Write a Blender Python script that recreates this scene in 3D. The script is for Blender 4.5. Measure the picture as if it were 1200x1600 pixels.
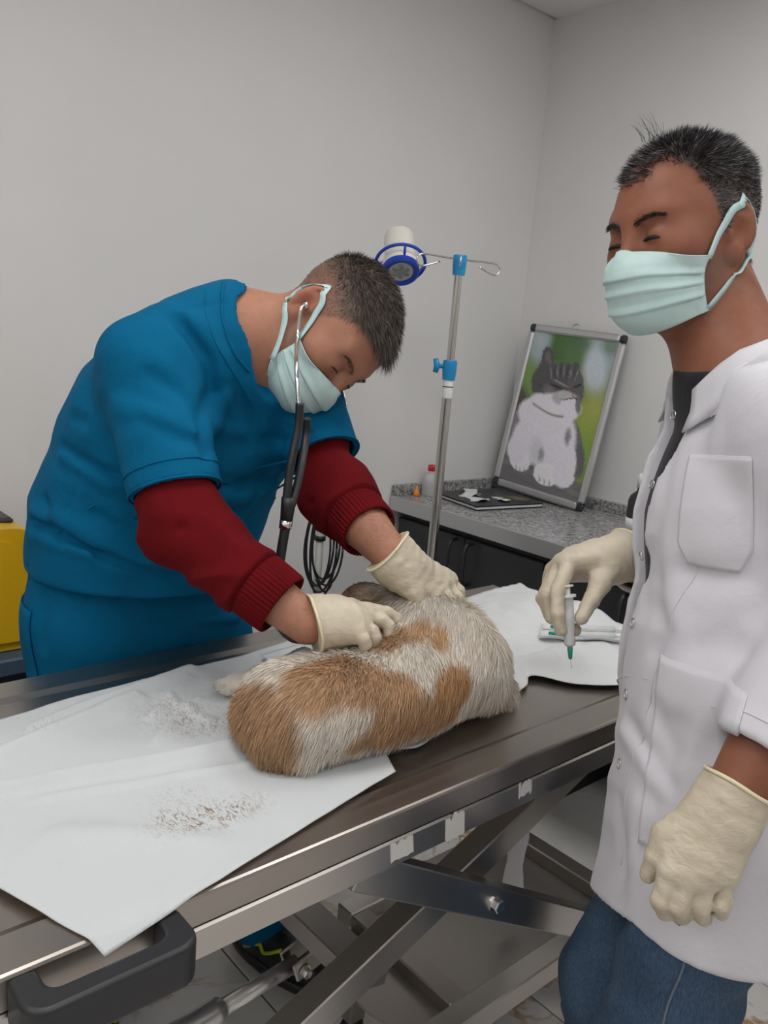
import bpy, math, random
import numpy as np
from mathutils import Matrix, Vector

for o in list(bpy.data.objects):
    bpy.data.objects.remove(o, do_unlink=True)
scene = bpy.context.scene
COL = scene.collection
random.seed(7)
RNG = np.random.default_rng(7)

# ------------------------------------------------------------------ camera
CAM_Z = 1.42
CR = np.array((0.7520, -0.6546, 0.0807)); CU = np.array((0.0762, 0.2079, 0.9751)); CF = np.array((0.6550, 0.7268, -0.2060))
cam_data = bpy.data.cameras.new('camera')
cam_data.sensor_fit = 'VERTICAL'; cam_data.sensor_height = 36.0
cam_data.lens = 1301.67 / 1600 * 36.0
cam_data.clip_start = 0.02
cam = bpy.data.objects.new('camera', cam_data); COL.objects.link(cam)
cam.matrix_world = Matrix(((CR[0], CU[0], -CF[0], 0), (CR[1], CU[1], -CF[1], 0), (CR[2], CU[2], -CF[2], CAM_Z), (0, 0, 0, 1)))
scene.camera = cam

# ------------------------------------------------------------------ world, exposure, light levels
scene.view_settings.view_transform = 'Standard'
scene.view_settings.look = 'None'
scene.view_settings.gamma = 1.0
scene.view_settings.use_curve_mapping = False
scene.view_settings.exposure = 0.0
world = bpy.data.worlds.new('world'); scene.world = world
world.use_nodes = True
world.node_tree.nodes['Background'].inputs[0].default_value = (0.8, 0.85, 0.9, 1)
world.node_tree.nodes['Background'].inputs[1].default_value = 0.0
PANEL_POWER = 8.6          # emission strength of the ceiling panels
PANELS = [(1.55, 0.80), (0.30, 0.80), (-0.95, 0.80), (0.30, -0.45), (1.55, -0.45), (-0.95, -0.45)]
WALL_B, WALL_A, CEIL = 2.43, 2.035, 2.52
ROOM_X0, ROOM_Y0 = -1.7, -1.9

# ------------------------------------------------------------------ helpers: objects
def tag(o, label=None, cat=None, group=None, kind=None):
    if label: o['label'] = label
    if cat: o['category'] = cat
    if group: o['group'] = group
    if kind: o['kind'] = kind
    return o
def empty(name, loc, label=None, cat=None, group=None):
    o = bpy.data.objects.new(name, None); COL.objects.link(o); o.location = loc
    o.empty_display_size = 0.05
    return tag(o, label, cat, group)
def link(name, me, mat=None, parent=None, smooth=False):
    o = bpy.data.objects.new(name, me); COL.objects.link(o)
    if mat is not None: me.materials.append(mat)
    if smooth: me.polygons.foreach_set('use_smooth', np.ones(len(me.polygons), bool))
    if parent is not None:
        o.parent = parent
        o.matrix_parent_inverse = world_matrix(parent).inverted()
    return o
def world_matrix(o):
    M = Matrix.LocRotScale(o.location, o.rotation_euler, o.scale)
    if o.parent is not None: M = world_matrix(o.parent) @ o.matrix_parent_inverse @ M
    return M
def mesh_np(name, V, Fq, mat=None, parent=None, smooth=True, col=None):
    """mesh from numpy arrays; Fq is (n,3) or (n,4)"""
    V = np.asarray(V, np.float32); Fq = np.asarray(Fq, np.int32)
    me = bpy.data.meshes.new(name)
    k = Fq.shape[1]
    me.vertices.add(len(V)); me.vertices.foreach_set('co', V.ravel())
    me.loops.add(Fq.size); me.loops.foreach_set('vertex_index', Fq.ravel())
    me.polygons.add(len(Fq)); me.polygons.foreach_set('loop_start', np.arange(0, Fq.size, k, dtype=np.int32))
    me.update(calc_edges=True); me.validate()
    if col is not None: set_col(me, col)
    return link(name, me, mat, parent, smooth)
def set_col(me, col):
    a = me.color_attributes.new('Col', 'FLOAT_COLOR', 'POINT')
    c = np.ones((len(me.vertices), 4), np.float32); c[:, :3] = col
    a.data.foreach_set('color', c.ravel())

class MB:
    """collects boxes, tubes, lathes and prisms; build() links them as one mesh"""
    def __init__(s): s.v = []; s.f = []
    def add(s, v, f):
        n = len(s.v); s.v += [tuple(map(float, p)) for p in v]; s.f += [tuple(i + n for i in q) for q in f]; return s
    def box(s, lo, hi, bev=0.0, M=None):
        """axis box with chamfered vertical+horizontal edges when bev > 0"""
        x0, y0, z0 = lo; x1, y1, z1 = hi
        if bev <= 0:
            v = [(x, y, z) for z in (z0, z1) for y in (y0, y1) for x in (x0, x1)]
            f = [(0, 2, 3, 1), (4, 5, 7, 6), (0, 1, 5, 4), (2, 6, 7, 3), (0, 4, 6, 2), (1, 3, 7, 5)]
        else:
            b = min(bev, (x1 - x0) / 2.01, (y1 - y0) / 2.01, (z1 - z0) / 2.01)
            v = []; idx = {}
            for sx in (0, 1):
                for sy in (0, 1):
                    for sz in (0, 1):
                        X = (x0, x1)[sx]; Y = (y0, y1)[sy]; Z = (z0, z1)[sz]
                        dx = b if sx == 0 else -b; dy = b if sy == 0 else -b; dz = b if sz == 0 else -b
                        idx[sx, sy, sz] = (len(v), len(v) + 1, len(v) + 2)
                        v += [(X, Y + dy, Z + dz), (X + dx, Y, Z + dz), (X + dx, Y + dy, Z)]
            f = []
            for ax in range(3):
                for sd in (0, 1):
                    o1, o2 = [a for a in range(3) if a != ax]
                    q = []
                    for a, b2 in ((0, 0), (1, 0), (1, 1), (0, 1)):
                        k = [0, 0, 0]; k[ax] = sd; k[o1] = a; k[o2] = b2
                        q.append(idx[tuple(k)][ax])
                    flip = (sd == 0) != (ax == 1)
                    f.append(tuple(q[::-1] if flip else q))
            for ax in range(3):
                o1, o2 = [a for a in range(3) if a != ax]
                for a in (0, 1):
                    for b2 in (0, 1):
                        k0 = [0, 0, 0]; k0[o1] = a; k0[o2] = b2; k1 = list(k0); k1[ax] = 1
                        f.append((idx[tuple(k0)][o1], idx[tuple(k1)][o1], idx[tuple(k1)][o2], idx[tuple(k0)][o2]))
            for k, t in idx.items(): f.append(t)
        if M is not None: v = [tuple(M @ Vector(p)) for p in v]
        return s.add(v, f)
    def tube(s, pts, r, n=10, cap=True, flat=1.0, up=None):
        pts = [np.array(p, float) for p in pts]; m = len(pts)
        rs = [r] * m if np.isscalar(r) else list(r)
        tang = []
        for i in range(m):
            t = pts[min(i + 1, m - 1)] - pts[max(i - 1, 0)]; tang.append(t / (np.linalg.norm(t) + 1e-12))
        u = np.array(up, float) if up is not None else (np.array((0, 0, 1.0)) if abs(tang[0][2]) < .9 else np.array((1.0, 0, 0)))
        v = []; f = []
        for i in range(m):
            u = u - tang[i] * (u @ tang[i]); u /= np.linalg.norm(u) + 1e-12
            w = np.cross(tang[i], u)
            for k in range(n):
                a = 2 * math.pi * k / n
                v.append(pts[i] + rs[i] * (math.cos(a) * u * flat + math.sin(a) * w))
        for i in range(m - 1):
            for k in range(n):
                k2 = (k + 1) % n
                f.append((i * n + k, i * n + k2, (i + 1) * n + k2, (i + 1) * n + k))
        if cap: f.append(tuple(range(n))[::-1]); f.append(tuple((m - 1) * n + k for k in range(n)))
        return s.add(v, f)
    def lathe(s, prof, n=24, org=(0, 0, 0), M=None):
        """profile [(r, z)] turned about local z"""
        v = []; f = []; m = len(prof)
        for (r, z) in prof:
            for k in range(n):
                a = 2 * math.pi * k / n; p = Vector((r * math.cos(a), r * math.sin(a), z))
                if M is not None: p = M @ p
                v.append((p[0] + org[0], p[1] + org[1], p[2] + org[2]))
        for i in range(m - 1):
            for k in range(n):
                k2 = (k + 1) % n; f.append((i * n + k, i * n + k2, (i + 1) * n + k2, (i + 1) * n + k))
        if prof[0][0] > 1e-6: f.append(tuple(range(n))[::-1])
        if prof[-1][0] > 1e-6: f.append(tuple((m - 1) * n + k for k in range(n)))
        return s.add(v, f)
    def torus(s, c, R, r, ax=(0, 0, 1), n=28, m=8, a0=0, a1=2 * math.pi):
        ax = Vector(ax).normalized(); q = Vector((0, 0, 1)).rotation_difference(ax)
        full = abs(a1 - a0 - 2 * math.pi) < 1e-6
        pts = []
        for k in range(n + 1):
            a = a0 + (a1 - a0) * k / n
            p = q @ Vector((R * math.cos(a), R * math.sin(a), 0)); pts.append((p[0] + c[0], p[1] + c[1], p[2] + c[2]))
        return s.tube(pts, r, m, cap=not full, up=tuple(ax))
    def prism(s, poly, z0, z1, M=None):
        """polygon in local xy extruded in z"""
        n = len(poly); v = [(x, y, z0) for x, y in poly] + [(x, y, z1) for x, y in poly]
        f = [tuple(range(n))[::-1], tuple(range(n, 2 * n))] + [(i, (i + 1) % n, n + (i + 1) % n, n + i) for i in range(n)]
        if M is not None: v = [tuple(M @ Vector(p)) for p in v]
        return s.add(v, f)
    def build(s, name, mat, parent=None, smooth=False, auto=None):
        me = bpy.data.meshes.new(name); me.from_pydata(s.v, [], s.f); me.update()
        o = link(name, me, mat, parent, smooth)
        if auto is not None:
            me.polygons.foreach_set('use_smooth', np.ones(len(me.polygons), bool))
            me.set_sharp_from_angle(angle=math.radians(auto))
        return o
def catmull(pts, n=8):
    P = [np.array(p, float) for p in pts]; P = [2 * P[0] - P[1]] + P + [2 * P[-1] - P[-2]]; out = []
    for i in range(1, len(P) - 2):
        for k in range(n):
            t = k / n
            out.append(.5 * ((2 * P[i]) + (-P[i - 1] + P[i + 1]) * t + (2 * P[i - 1] - 5 * P[i] + 4 * P[i + 1] - P[i + 2]) * t * t + (-P[i - 1] + 3 * P[i] - 3 * P[i + 1] + P[i + 2]) * t ** 3))
    out.append(P[-2]); return out
def frame_matrix(org, x, y, z):
    return Matrix(((x[0], y[0], z[0], org[0]), (x[1], y[1], z[1], org[1]), (x[2], y[2], z[2], org[2]), (0, 0, 0, 1)))
def unit(v):
    v = np.array(v, float); return v / np.linalg.norm(v)

# ------------------------------------------------------------------ helpers: distance fields and surface nets
_T = np.random.default_rng(3).random((32, 32, 32)).astype(np.float32) * 2 - 1
def vnoise(P, s):
    Q = np.asarray(P, np.float32) * s; I = np.floor(Q).astype(np.int32); f = Q - I; f = f * f * (3 - 2 * f); I &= 31; J = (I + 1) & 31
    x0, y0, z0 = I.T; x1, y1, z1 = J.T; fx, fy, fz = f.T
    a = _T[x0, y0, z0] * (1 - fx) + _T[x1, y0, z0] * fx; b = _T[x0, y1, z0] * (1 - fx) + _T[x1, y1, z0] * fx
    c = _T[x0, y0, z1] * (1 - fx) + _T[x1, y0, z1] * fx; d = _T[x0, y1, z1] * (1 - fx) + _T[x1, y1, z1] * fx
    return (a * (1 - fy) + b * fy) * (1 - fz) + (c * (1 - fy) + d * fy) * fz
def sm(a, b, k):
    h = np.maximum(k - np.abs(a - b), 0) / k; return np.minimum(a, b) - h * h * k * .25
def smx(a, b, k): return -sm(-a, -b, k)
def rc(P, a, b, ra, rb):
    a = np.asarray(a, np.float32); b = np.asarray(b, np.float32); ab = b - a
    t = np.clip((P - a) @ ab / (ab @ ab), 0, 1)
    return np.linalg.norm(P - a - t[:, None] * ab, axis=1) - (ra + (rb - ra) * t)
def ell(P, c, r, M=None):
    q = P - np.asarray(c, np.float32)
    if M is not None: q = q @ np.asarray(M, np.float32)
    r = np.asarray(r, np.float32); k0 = np.linalg.norm(q / r, axis=1); k1 = np.linalg.norm(q / (r * r), axis=1) + 1e-9
    return k0 * (k0 - 1) / k1
def ecap(P, a, b, wa, wb, da, db, lat):
    """flattened round cone: half width w along lat, half depth d across it"""
    a = np.asarray(a, np.float32); b = np.asarray(b, np.float32); ab = b - a; L = np.linalg.norm(ab); ax = ab / L
    lat = np.asarray(lat, np.float32); lat = lat - ax * (lat @ ax); lat /= np.linalg.norm(lat); dep = np.cross(ax, lat)
    q = P - a; s_ = q @ ax; t = np.clip(s_ / L, 0, 1); e = s_ - t * L
    w = wa + (wb - wa) * t; d = da + (db - da) * t
    x = q @ lat; y = q @ dep; m = (w + d) * .5
    k = np.sqrt((x / w) ** 2 + (y / d) ** 2 + (e / m) ** 2); g = np.sqrt((x / w ** 2) ** 2 + (y / d ** 2) ** 2 + (e / m ** 2) ** 2) + 1e-9
    return k * (k - 1) / g
def seg(P, a, b):
    a = np.asarray(a, np.float32); b = np.asarray(b, np.float32); ab = b - a
    t = np.clip((P - a) @ ab / (ab @ ab), 0, 1); return np.linalg.norm(P - a - t[:, None] * ab, axis=1)
def folds(P, L):
    """sum of soft ridges (+) and creases (-): L = [(points, width, height)]"""
    out = np.zeros(len(P), np.float32)
    for pts, w, h in L:
        d = np.full(len(P), 9.0, np.float32)
        for i in range(len(pts) - 1): d = np.minimum(d, seg(P, pts[i], pts[i + 1]))
        out += h * np.exp(-(d / w) ** 2)
    return out
def sdf_mesh(f, lo, hi, h, B=8):
    lo = np.asarray(lo, np.float64); hi = np.asarray(hi, np.float64)
    nb = np.ceil((hi - lo) / (h * B)).astype(int); N = nb * B + 1
    g = [lo[i] + (np.arange(nb[i]) + .5) * h * B for i in range(3)]
    C = np.stack(np.meshgrid(*g, indexing='ij'), -1).reshape(-1, 3).astype(np.float32)
    fc = f(C); act = np.abs(fc) < h * B * 1.25
    D = np.repeat(np.repeat(np.repeat(np.where(fc < 0, -1, 1).reshape(nb).astype(np.float32), B, 0), B, 1), B, 2)
    D = np.pad(D, ((0, 1), (0, 1), (0, 1)), mode='edge')
    ids = np.argwhere(act.reshape(nb)); k = np.arange(B + 1)
    off = np.stack(np.meshgrid(k, k, k, indexing='ij'), -1).reshape(-1, 3)
    CH = 400
    for s in range(0, len(ids), CH):
        I = (ids[s:s + CH, None, :] * B + off[None]).reshape(-1, 3)
        D[I[:, 0], I[:, 1], I[:, 2]] = f((lo + I * h).astype(np.float32))
    S = D < 0
    cnt = np.zeros(tuple(N - 1), np.int8)
    for dx in (0, 1):
        for dy in (0, 1):
            for dz in (0, 1): cnt += S[dx:N[0] - 1 + dx, dy:N[1] - 1 + dy, dz:N[2] - 1 + dz]
    A = np.argwhere((cnt > 0) & (cnt < 8)); vid = np.full(tuple(N - 1), -1, np.int32); vid[A[:, 0], A[:, 1], A[:, 2]] = np.arange(len(A))
    acc = np.zeros((len(A), 3)); num = np.zeros(len(A))
    for ax in range(3):
        o1, o2 = [i for i in range(3) if i != ax]
        for u in (0, 1):
            for v in (0, 1):
                o = np.zeros(3, int); o[o1] = u; o[o2] = v; p = A + o; q = p.copy(); q[:, ax] += 1
                fa = D[p[:, 0], p[:, 1], p[:, 2]]; fb = D[q[:, 0], q[:, 1], q[:, 2]]; m = (fa < 0) != (fb < 0)
                t = fa[m] / (fa[m] - fb[m]); e = np.tile(o.astype(float), (m.sum(), 1)); e[:, ax] = t
                acc[m] += e; num[m] += 1
    V = lo + (A + acc / num[:, None]) * h
    Q = []
    for ax in range(3):
        o1, o2 = (ax + 1) % 3, (ax + 2) % 3
        s0 = [slice(None)] * 3; s1 = [slice(None)] * 3; s0[ax] = slice(0, N[ax] - 1); s1[ax] = slice(1, N[ax])
        for sgn in (0, 1):
            a = S[tuple(s0)]; b = S[tuple(s1)]
            E_ = np.argwhere((a & ~b) if sgn == 0 else (~a & b))
            E_ = E_[(E_[:, o1] > 0) & (E_[:, o2] > 0) & (E_[:, o1] < N[o1] - 1) & (E_[:, o2] < N[o2] - 1)]
            q = []
            for u, v in ((-1, -1), (0, -1), (0, 0), (-1, 0)):
                p = E_.copy(); p[:, o1] += u; p[:, o2] += v; q.append(vid[p[:, 0], p[:, 1], p[:, 2]])
            q = np.stack(q, 1); Q.append(q if sgn == 0 else q[:, ::-1])
    Q = np.concatenate(Q); Q = Q[(Q >= 0).all(1)]
    return V, Q
def relax(V, Q, it=2, lam=.5):
    for _ in range(it):
        acc = np.zeros_like(V); n = np.zeros(len(V))
        for a in range(4):
            for b in ((a + 1) % 4, (a + 3) % 4):
                np.add.at(acc, Q[:, a], V[Q[:, b]]); np.add.at(n, Q[:, a], 1)
        V = V + lam * (acc / np.maximum(n, 1)[:, None] - V)
    return V
def grad(f, P, e=.0015):
    P = np.asarray(P, np.float32); g = np.stack([f(P + np.array(d, np.float32) * e) - f(P - np.array(d, np.float32) * e) for d in np.eye(3)], 1)
    return g / (np.linalg.norm(g, axis=1, keepdims=True) + 1e-9)
def march(f, P, d, off=0.0, steps=60, k=.8):
    """move points along d until the field f reaches off"""
    P = np.array(P, np.float32); d = np.asarray(d, np.float32)
    for _ in range(steps): P = P + d * ((f(P) - off) * k)[:, None]
    return P
def push_out(f, P, off, it=4):
    P = np.array(P, np.float32)
    for _ in range(it): P = P + grad(f, P) * np.maximum(off - f(P), 0)[:, None]
    return P
def grid_faces(nu, nv):
    i = np.arange(nu - 1)[:, None] * nv + np.arange(nv - 1)[None]; i = i.ravel()
    return np.stack([i, i + nv, i + nv + 1, i + 1], 1)
def sheet(name, G, thick, mat, parent=None, col=None):
    """closed thin sheet from a (nu,nv,3) grid"""
    nu, nv = G.shape[:2]; V = G.reshape(-1, 3).astype(float); Fq = grid_faces(nu, nv)
    du = np.gradient(G, axis=0).reshape(-1, 3); dv = np.gradient(G, axis=1).reshape(-1, 3); n = np.cross(du, dv); n /= np.linalg.norm(n, axis=1, keepdims=True) + 1e-12
    W = V - n * thick; m = len(V); I = np.arange(m).reshape(nu, nv)
    rim = list(I[:, 0]) + list(I[-1, 1:]) + list(I[-2::-1, -1]) + list(I[0, -2:0:-1]); rim = np.array(rim); nx = np.roll(rim, -1)
    S = np.stack([rim, rim + m, nx + m, nx], 1)[:, ::-1]
    Fa = np.concatenate([Fq, Fq[:, ::-1] + m, S[:, ::-1]])
    return mesh_np(name, np.concatenate([V, W]), Fa, mat, parent, True, None if col is None else np.concatenate([col, col]))
def strands(name, P, D, L, W, C, mat, parent, bend=None, seg_n=2):
    """flat tapering hairs: P roots, D directions, L lengths, W widths, C colours, bend = direction they droop towards"""
    n = len(P); D = D / (np.linalg.norm(D, axis=1, keepdims=True) + 1e-9)
    rnd = RNG.normal(size=(n, 3)); S = np.cross(D, rnd); S /= np.linalg.norm(S, axis=1, keepdims=True) + 1e-9
    if bend is None: bend = np.zeros((n, 3))
    rows = []
    for k in range(seg_n + 1):
        t = k / seg_n; c = P + D * (L * t)[:, None] + bend * (L * t * t)[:, None]
        if k < seg_n: w = W * (1 - .55 * t); rows += [c - S * w[:, None], c + S * w[:, None]]
        else: rows.append(c)
    m = len(rows); V = np.stack(rows, 1).reshape(-1, 3); b = np.arange(n) * m; Fs = []
    for k in range(seg_n - 1):
        Fs.append(np.stack([b + 2 * k, b + 2 * k + 1, b + 2 * k + 3], 1)); Fs.append(np.stack([b + 2 * k, b + 2 * k + 3, b + 2 * k + 2], 1))
    Fs.append(np.stack([b + 2 * seg_n - 2, b + 2 * seg_n - 1, b + 2 * seg_n], 1))
    o = mesh_np(name, V, np.concatenate(Fs), mat, parent, True, np.repeat(C, m, 0)); o['kind'] = 'stuff'; return o
def sample_surface(V, Q, n):
    a, b, c, d = V[Q[:, 0]], V[Q[:, 1]], V[Q[:, 2]], V[Q[:, 3]]
    A = np.linalg.norm(np.cross(c - a, d - b), axis=1); cum = np.cumsum(A); i = np.searchsorted(cum, RNG.random(n) * cum[-1]); i = np.minimum(i, len(Q) - 1)
    u = RNG.random((n, 1)); v = RNG.random((n, 1))
    return a[i] * (1 - u) * (1 - v) + b[i] * u * (1 - v) + c[i] * u * v + d[i] * (1 - u) * v
def sstep(a, b, x):
    t = np.clip((x - a) / (b - a), 0, 1); return t * t * (3 - 2 * t)
# ------------------------------------------------------------------ materials
def sset(b, k, v):
    if k in b.inputs: b.inputs[k].default_value = v
def mat(name, col=(.8, .8, .8), rough=.5, metal=0.0, **kw):
    m = bpy.data.materials.new(name); m.use_nodes = True; b = m.node_tree.nodes['Principled BSDF']
    sset(b, 'Base Color', (*col, 1)); sset(b, 'Roughness', rough); sset(b, 'Metallic', metal)
    for k, v in kw.items(): sset(b, k.replace('_', ' '), v)
    return m
class N:
    """small node graph writer around a principled material"""
    def __init__(s, m): s.m = m; s.t = m.node_tree; s.b = s.t.nodes['Principled BSDF']; s._c = None
    def n(s, ty, **kw):
        x = s.t.nodes.new(ty)
        for k, v in kw.items():
            if k.startswith('_'): setattr(x, k[1:], v)
            else: x.inputs[k.replace('_', ' ')].default_value = v
        return x
    def l(s, a, b): s.t.links.new(a, b)
    def co(s, scale=(1, 1, 1), rot=(0, 0, 0), kind='Object'):
        c = s.n('ShaderNodeTexCoord'); mp = s.n('ShaderNodeMapping'); mp.inputs['Scale'].default_value = scale; mp.inputs['Rotation'].default_value = rot
        s.l(c.outputs[kind], mp.inputs[0]); return mp.outputs[0]
    def noise(s, co, scale, detail=4, rough=.55, dist=0):
        x = s.n('ShaderNodeTexNoise', Scale=scale, Detail=detail, Roughness=rough, Distortion=dist); s.l(co, x.inputs['Vector']); return x.outputs['Fac']
    def ramp(s, fac, stops):
        r = s.n('ShaderNodeValToRGB'); e = r.color_ramp.elements
        while len(e) < len(stops): e.new(.5)
        for el, (p, c) in zip(e, stops): el.position = p; el.color = (*c, 1) if len(c) == 3 else c
        s.l(fac, r.inputs[0]); return r.outputs[0]
    def mix(s, fac, a, b, mode='MIX'):
        x = s.n('ShaderNodeMixRGB', _blend_type=mode)
        for k, v in ((0, fac), (1, a), (2, b)):
            if hasattr(v, 'is_linked'): s.l(v, x.inputs[k])
            else: x.inputs[k].default_value = v if k == 0 else ((*v, 1) if len(v) == 3 else v)
        return x.outputs[0]
    def math(s, op, a, b=0.0):
        x = s.n('ShaderNodeMath', _operation=op)
        for k, v in ((0, a), (1, b)):
            if hasattr(v, 'is_linked'): s.l(v, x.inputs[k])
            else: x.inputs[k].default_value = v
        return x.outputs[0]
    def color(s, sock): s.l(sock, s.b.inputs['Base Color']); return s
    def rough(s, sock): s.l(sock, s.b.inputs['Roughness']); return s
    def bump(s, h, strength=.3, dist=.002):
        x = s.n('ShaderNodeBump', Strength=strength, Distance=dist); s.l(h, x.inputs['Height'])
        if s.b.inputs['Normal'].is_linked: s.l(s.b.inputs['Normal'].links[0].from_socket, x.inputs['Normal'])
        s.l(x.outputs[0], s.b.inputs['Normal']); return s
    def attr(s, name='Col'):
        x = s.n('ShaderNodeAttribute'); x.attribute_name = name; return x.outputs['Color']
def g3(v): return (v, v, v)
M = {}
def m_wall():
    m = mat('wall_paint', (.74, .735, .73), .62); g = N(m); c = g.co()
    g.color(g.ramp(g.noise(c, 3, 3), [(.3, (.725, .72, .715)), (.7, (.75, .743, .738))]))
    g.bump(g.noise(c, 180, 3), .12, .0008).bump(g.noise(c, 22, 3), .08, .002); return m
M['wall'] = m_wall()
M['ceiling'] = mat('ceiling_paint', (.78, .77, .765), .7)
def m_tile():
    m = mat('marble_tile', (.8, .78, .75), .16); g = N(m); c = g.co(); sc = g.n('ShaderNodeObjectInfo')
    off = g.n('ShaderNodeVectorMath', _operation='SCALE'); 
    cmb = g.n('ShaderNodeCombineXYZ'); g.l(sc.outputs['Random'], cmb.inputs[0]); g.l(sc.outputs['Random'], cmb.inputs[1]); g.l(cmb.outputs[0], off.inputs[0]); off.inputs['Scale'].default_value = 40
    ad = g.n('ShaderNodeVectorMath', _operation='ADD'); g.l(c, ad.inputs[0]); g.l(off.outputs[0], ad.inputs[1]); c2 = ad.outputs[0]
    n1 = g.noise(c2, 3.2, 5, .6, .8)
    v = g.math('ABSOLUTE', g.math('SUBTRACT', n1, .5))
    vein = g.ramp(v, [(0.0, g3(1)), (.010, g3(.75)), (.028, g3(.0))])
    n2 = g.noise(c2, 2.1, 2, .5); gate = g.ramp(n2, [(.42, g3(0)), (.58, g3(1))])
    base = g.ramp(g.noise(c2, 2.5, 4), [(.3, (.70, .68, .655)), (.7, (.80, .785, .765))])
    wisp = g.ramp(g.noise(c2, 6, 6, .7, 1.5), [(.48, g3(0)), (.62, g3(.25))])
    base = g.mix(wisp, base, (.60, .58, .56))
    g.color(g.mix(g.math('MULTIPLY', vein, gate), base, (.44, .27, .13))); return m
M['tile'] = m_tile()
M['grout'] = mat('grout', (.16, .12, .10), .9)
def m_steel(name, col, rough, sc=(2, 120, 120), var=.08):
    m = mat(name, col, rough, 1.0); g = N(m); c = g.co(sc); n = g.noise(c, 1.0, 3)
    g.rough(g.ramp(n, [(.2, g3(rough - var)), (.8, g3(rough + var))]))
    d = g.noise(g.co(), 3, 4, .55); g.color(g.ramp(d, [(.25, tuple(x * .88 for x in col)), (.7, col)]))
    return m
M['steel'] = mat('stainless_steel', (.56, .53, .50), .31, 1.0)
M['pole'] = mat('polished_tube', (.56, .54, .51), .22, 1.0)
M['steel_top'] = m_steel('stainless_worktop', (.45, .41, .375), .33, (3, 90, 90), .06)
M['steel_dark'] = mat('dull_steel', (.42, .39, .365), .36, 1.0)
M['chrome'] = mat('chrome', (.72, .71, .70), .14, 1.0)
M['alu'] = mat('brushed_aluminium', (.62, .62, .63), .36, 1.0)
M['black_plastic'] = mat('black_plastic', (.022, .023, .026), .42)
M['black_rubber'] = mat('black_rubber', (.012, .013, .016), .38)
M['white_plastic'] = mat('white_plastic', (.74, .72, .66), .4)
M['cream_metal'] = mat('cream_painted_metal', (.55, .55, .50), .4)
M['blue_plastic'] = mat('blue_plastic', (.010, .055, .42), .3)
M['navy_plastic'] = mat('navy_plastic', (.02, .03, .16), .35)
M['cyan_plastic'] = mat('cyan_plastic', (.005, .25, .52), .35)
M['yellow_plastic'] = mat('yellow_plastic', (.70, .41, .008), .38)
M['orange_plastic'] = mat('orange_plastic', (.80, .28, .04), .4)
M['red_plastic'] = mat('red_plastic', (.6, .02, .03), .4)
M['lime'] = mat('lime_print', (.42, .52, .01), .5)
M['lens_white'] = mat('lens_plate', (.62, .62, .58), .4)
M['glass_dark'] = mat('led_lens', (.30, .31, .30), .08, 0, Coat_Weight=.6)
M['clear'] = mat('translucent_plastic', (.85, .86, .86), .28, 0, Transmission_Weight=.55, IOR=1.3, Alpha=.75)
M['syringe'] = mat('syringe_barrel', (.84, .85, .86), .2, 0, Transmission_Weight=.25, IOR=1.2, Alpha=.72)
M['green_hub'] = mat('green_needle_hub', (.02, .36, .26), .35, 0, Transmission_Weight=.2)
M['label_white'] = mat('white_print', (.78, .78, .78), .5)
M['bench_blue'] = mat('blue_grey_laminate', (.06, .095, .14), .45)
M['bench_black'] = mat('black_panel', (.013, .014, .018), .5)
def m_cab():
    m = mat('charcoal_laminate', (.030, .032, .036), .42); g = N(m); g.bump(g.noise(g.co((1, 1, 60)), 30, 3), .03, .001); return m
M['cabinet'] = m_cab()
def m_granite():
    m = mat('speckled_granite', (.5, .5, .5), .25); g = N(m); c = g.co()
    v = g.n('ShaderNodeTexVoronoi', Scale=160); g.l(c, v.inputs['Vector'])
    n = g.noise(c, 95, 4, .7)
    base = g.ramp(n, [(.36, (.03, .03, .035)), (.45, (.20, .20, .205)), (.56, (.36, .36, .36)), (.66, (.62, .62, .61))])
    bw = g.n('ShaderNodeRGBToBW'); g.l(v.outputs['Color'], bw.inputs[0])
    g.color(g.mix(.35, base, g.ramp(bw.outputs[0], [(.3, g3(.07)), (.75, g3(.55))]))); return m
M['granite'] = m_granite()
def m_cloth(name, col, rough=.85, weave=900, dark=.82, sheen=.2, wr=.25, spec=.3):
    m = mat(name, col, rough, 0, Sheen_Weight=sheen, Sheen_Roughness=.5, Specular_IOR_Level=spec); g = N(m); c = g.co()
    g.color(g.ramp(g.noise(c, 14, 4), [(.3, tuple(x * dark for x in col)), (.7, col)]))
    w1 = g.n('ShaderNodeTexWave', Scale=weave / 6.28); w1.bands_direction = 'DIAGONAL'; g.l(c, w1.inputs['Vector'])
    g.bump(w1.outputs['Fac'], .10, .0005); g.bump(g.noise(c, 30, 4, .6, .4), wr, .006); return m
M['scrubs'] = m_cloth('teal_scrub_cotton', (.0005, .122, .262), .85, 1100, .85, 0, .35, .12)
M['coat'] = m_cloth('white_coat_cotton', (.66, .65, .70), .8, 1300, .96, .1, .22)
M['tshirt'] = m_cloth('black_jersey', (.012, .012, .016), .9, 900, .8, .1)
def m_knit():
    m = m_cloth('maroon_fleece', (.135, .006, .009), .95, 700, .8, 0, .2, .1); g = N(m); g.bump(g.noise(g.co(), 600, 2), .25, .0008); return m
M['knit'] = m_knit()
def m_denim():
    m = mat('denim', (.05, .1, .2), .85); g = N(m); c = g.co()
    big = g.noise(c, 7, 5, .6); tw = g.noise(g.co((1, 1, .15)), 700, 2)
    base = g.ramp(big, [(.3, (.018, .042, .085)), (.55, (.035, .075, .135)), (.75, (.075, .130, .200))])
    g.color(g.mix(.35, base, g.ramp(tw, [(.35, (.01, .025, .06)), (.7, (.10, .17, .26))])))
    g.bump(tw, .2, .0006).bump(g.noise(c, 25, 4), .3, .004); return m
M['denim'] = m_denim()
M['seam_thread'] = mat('pale_denim_seam', (.13, .17, .22), .9)
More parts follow.
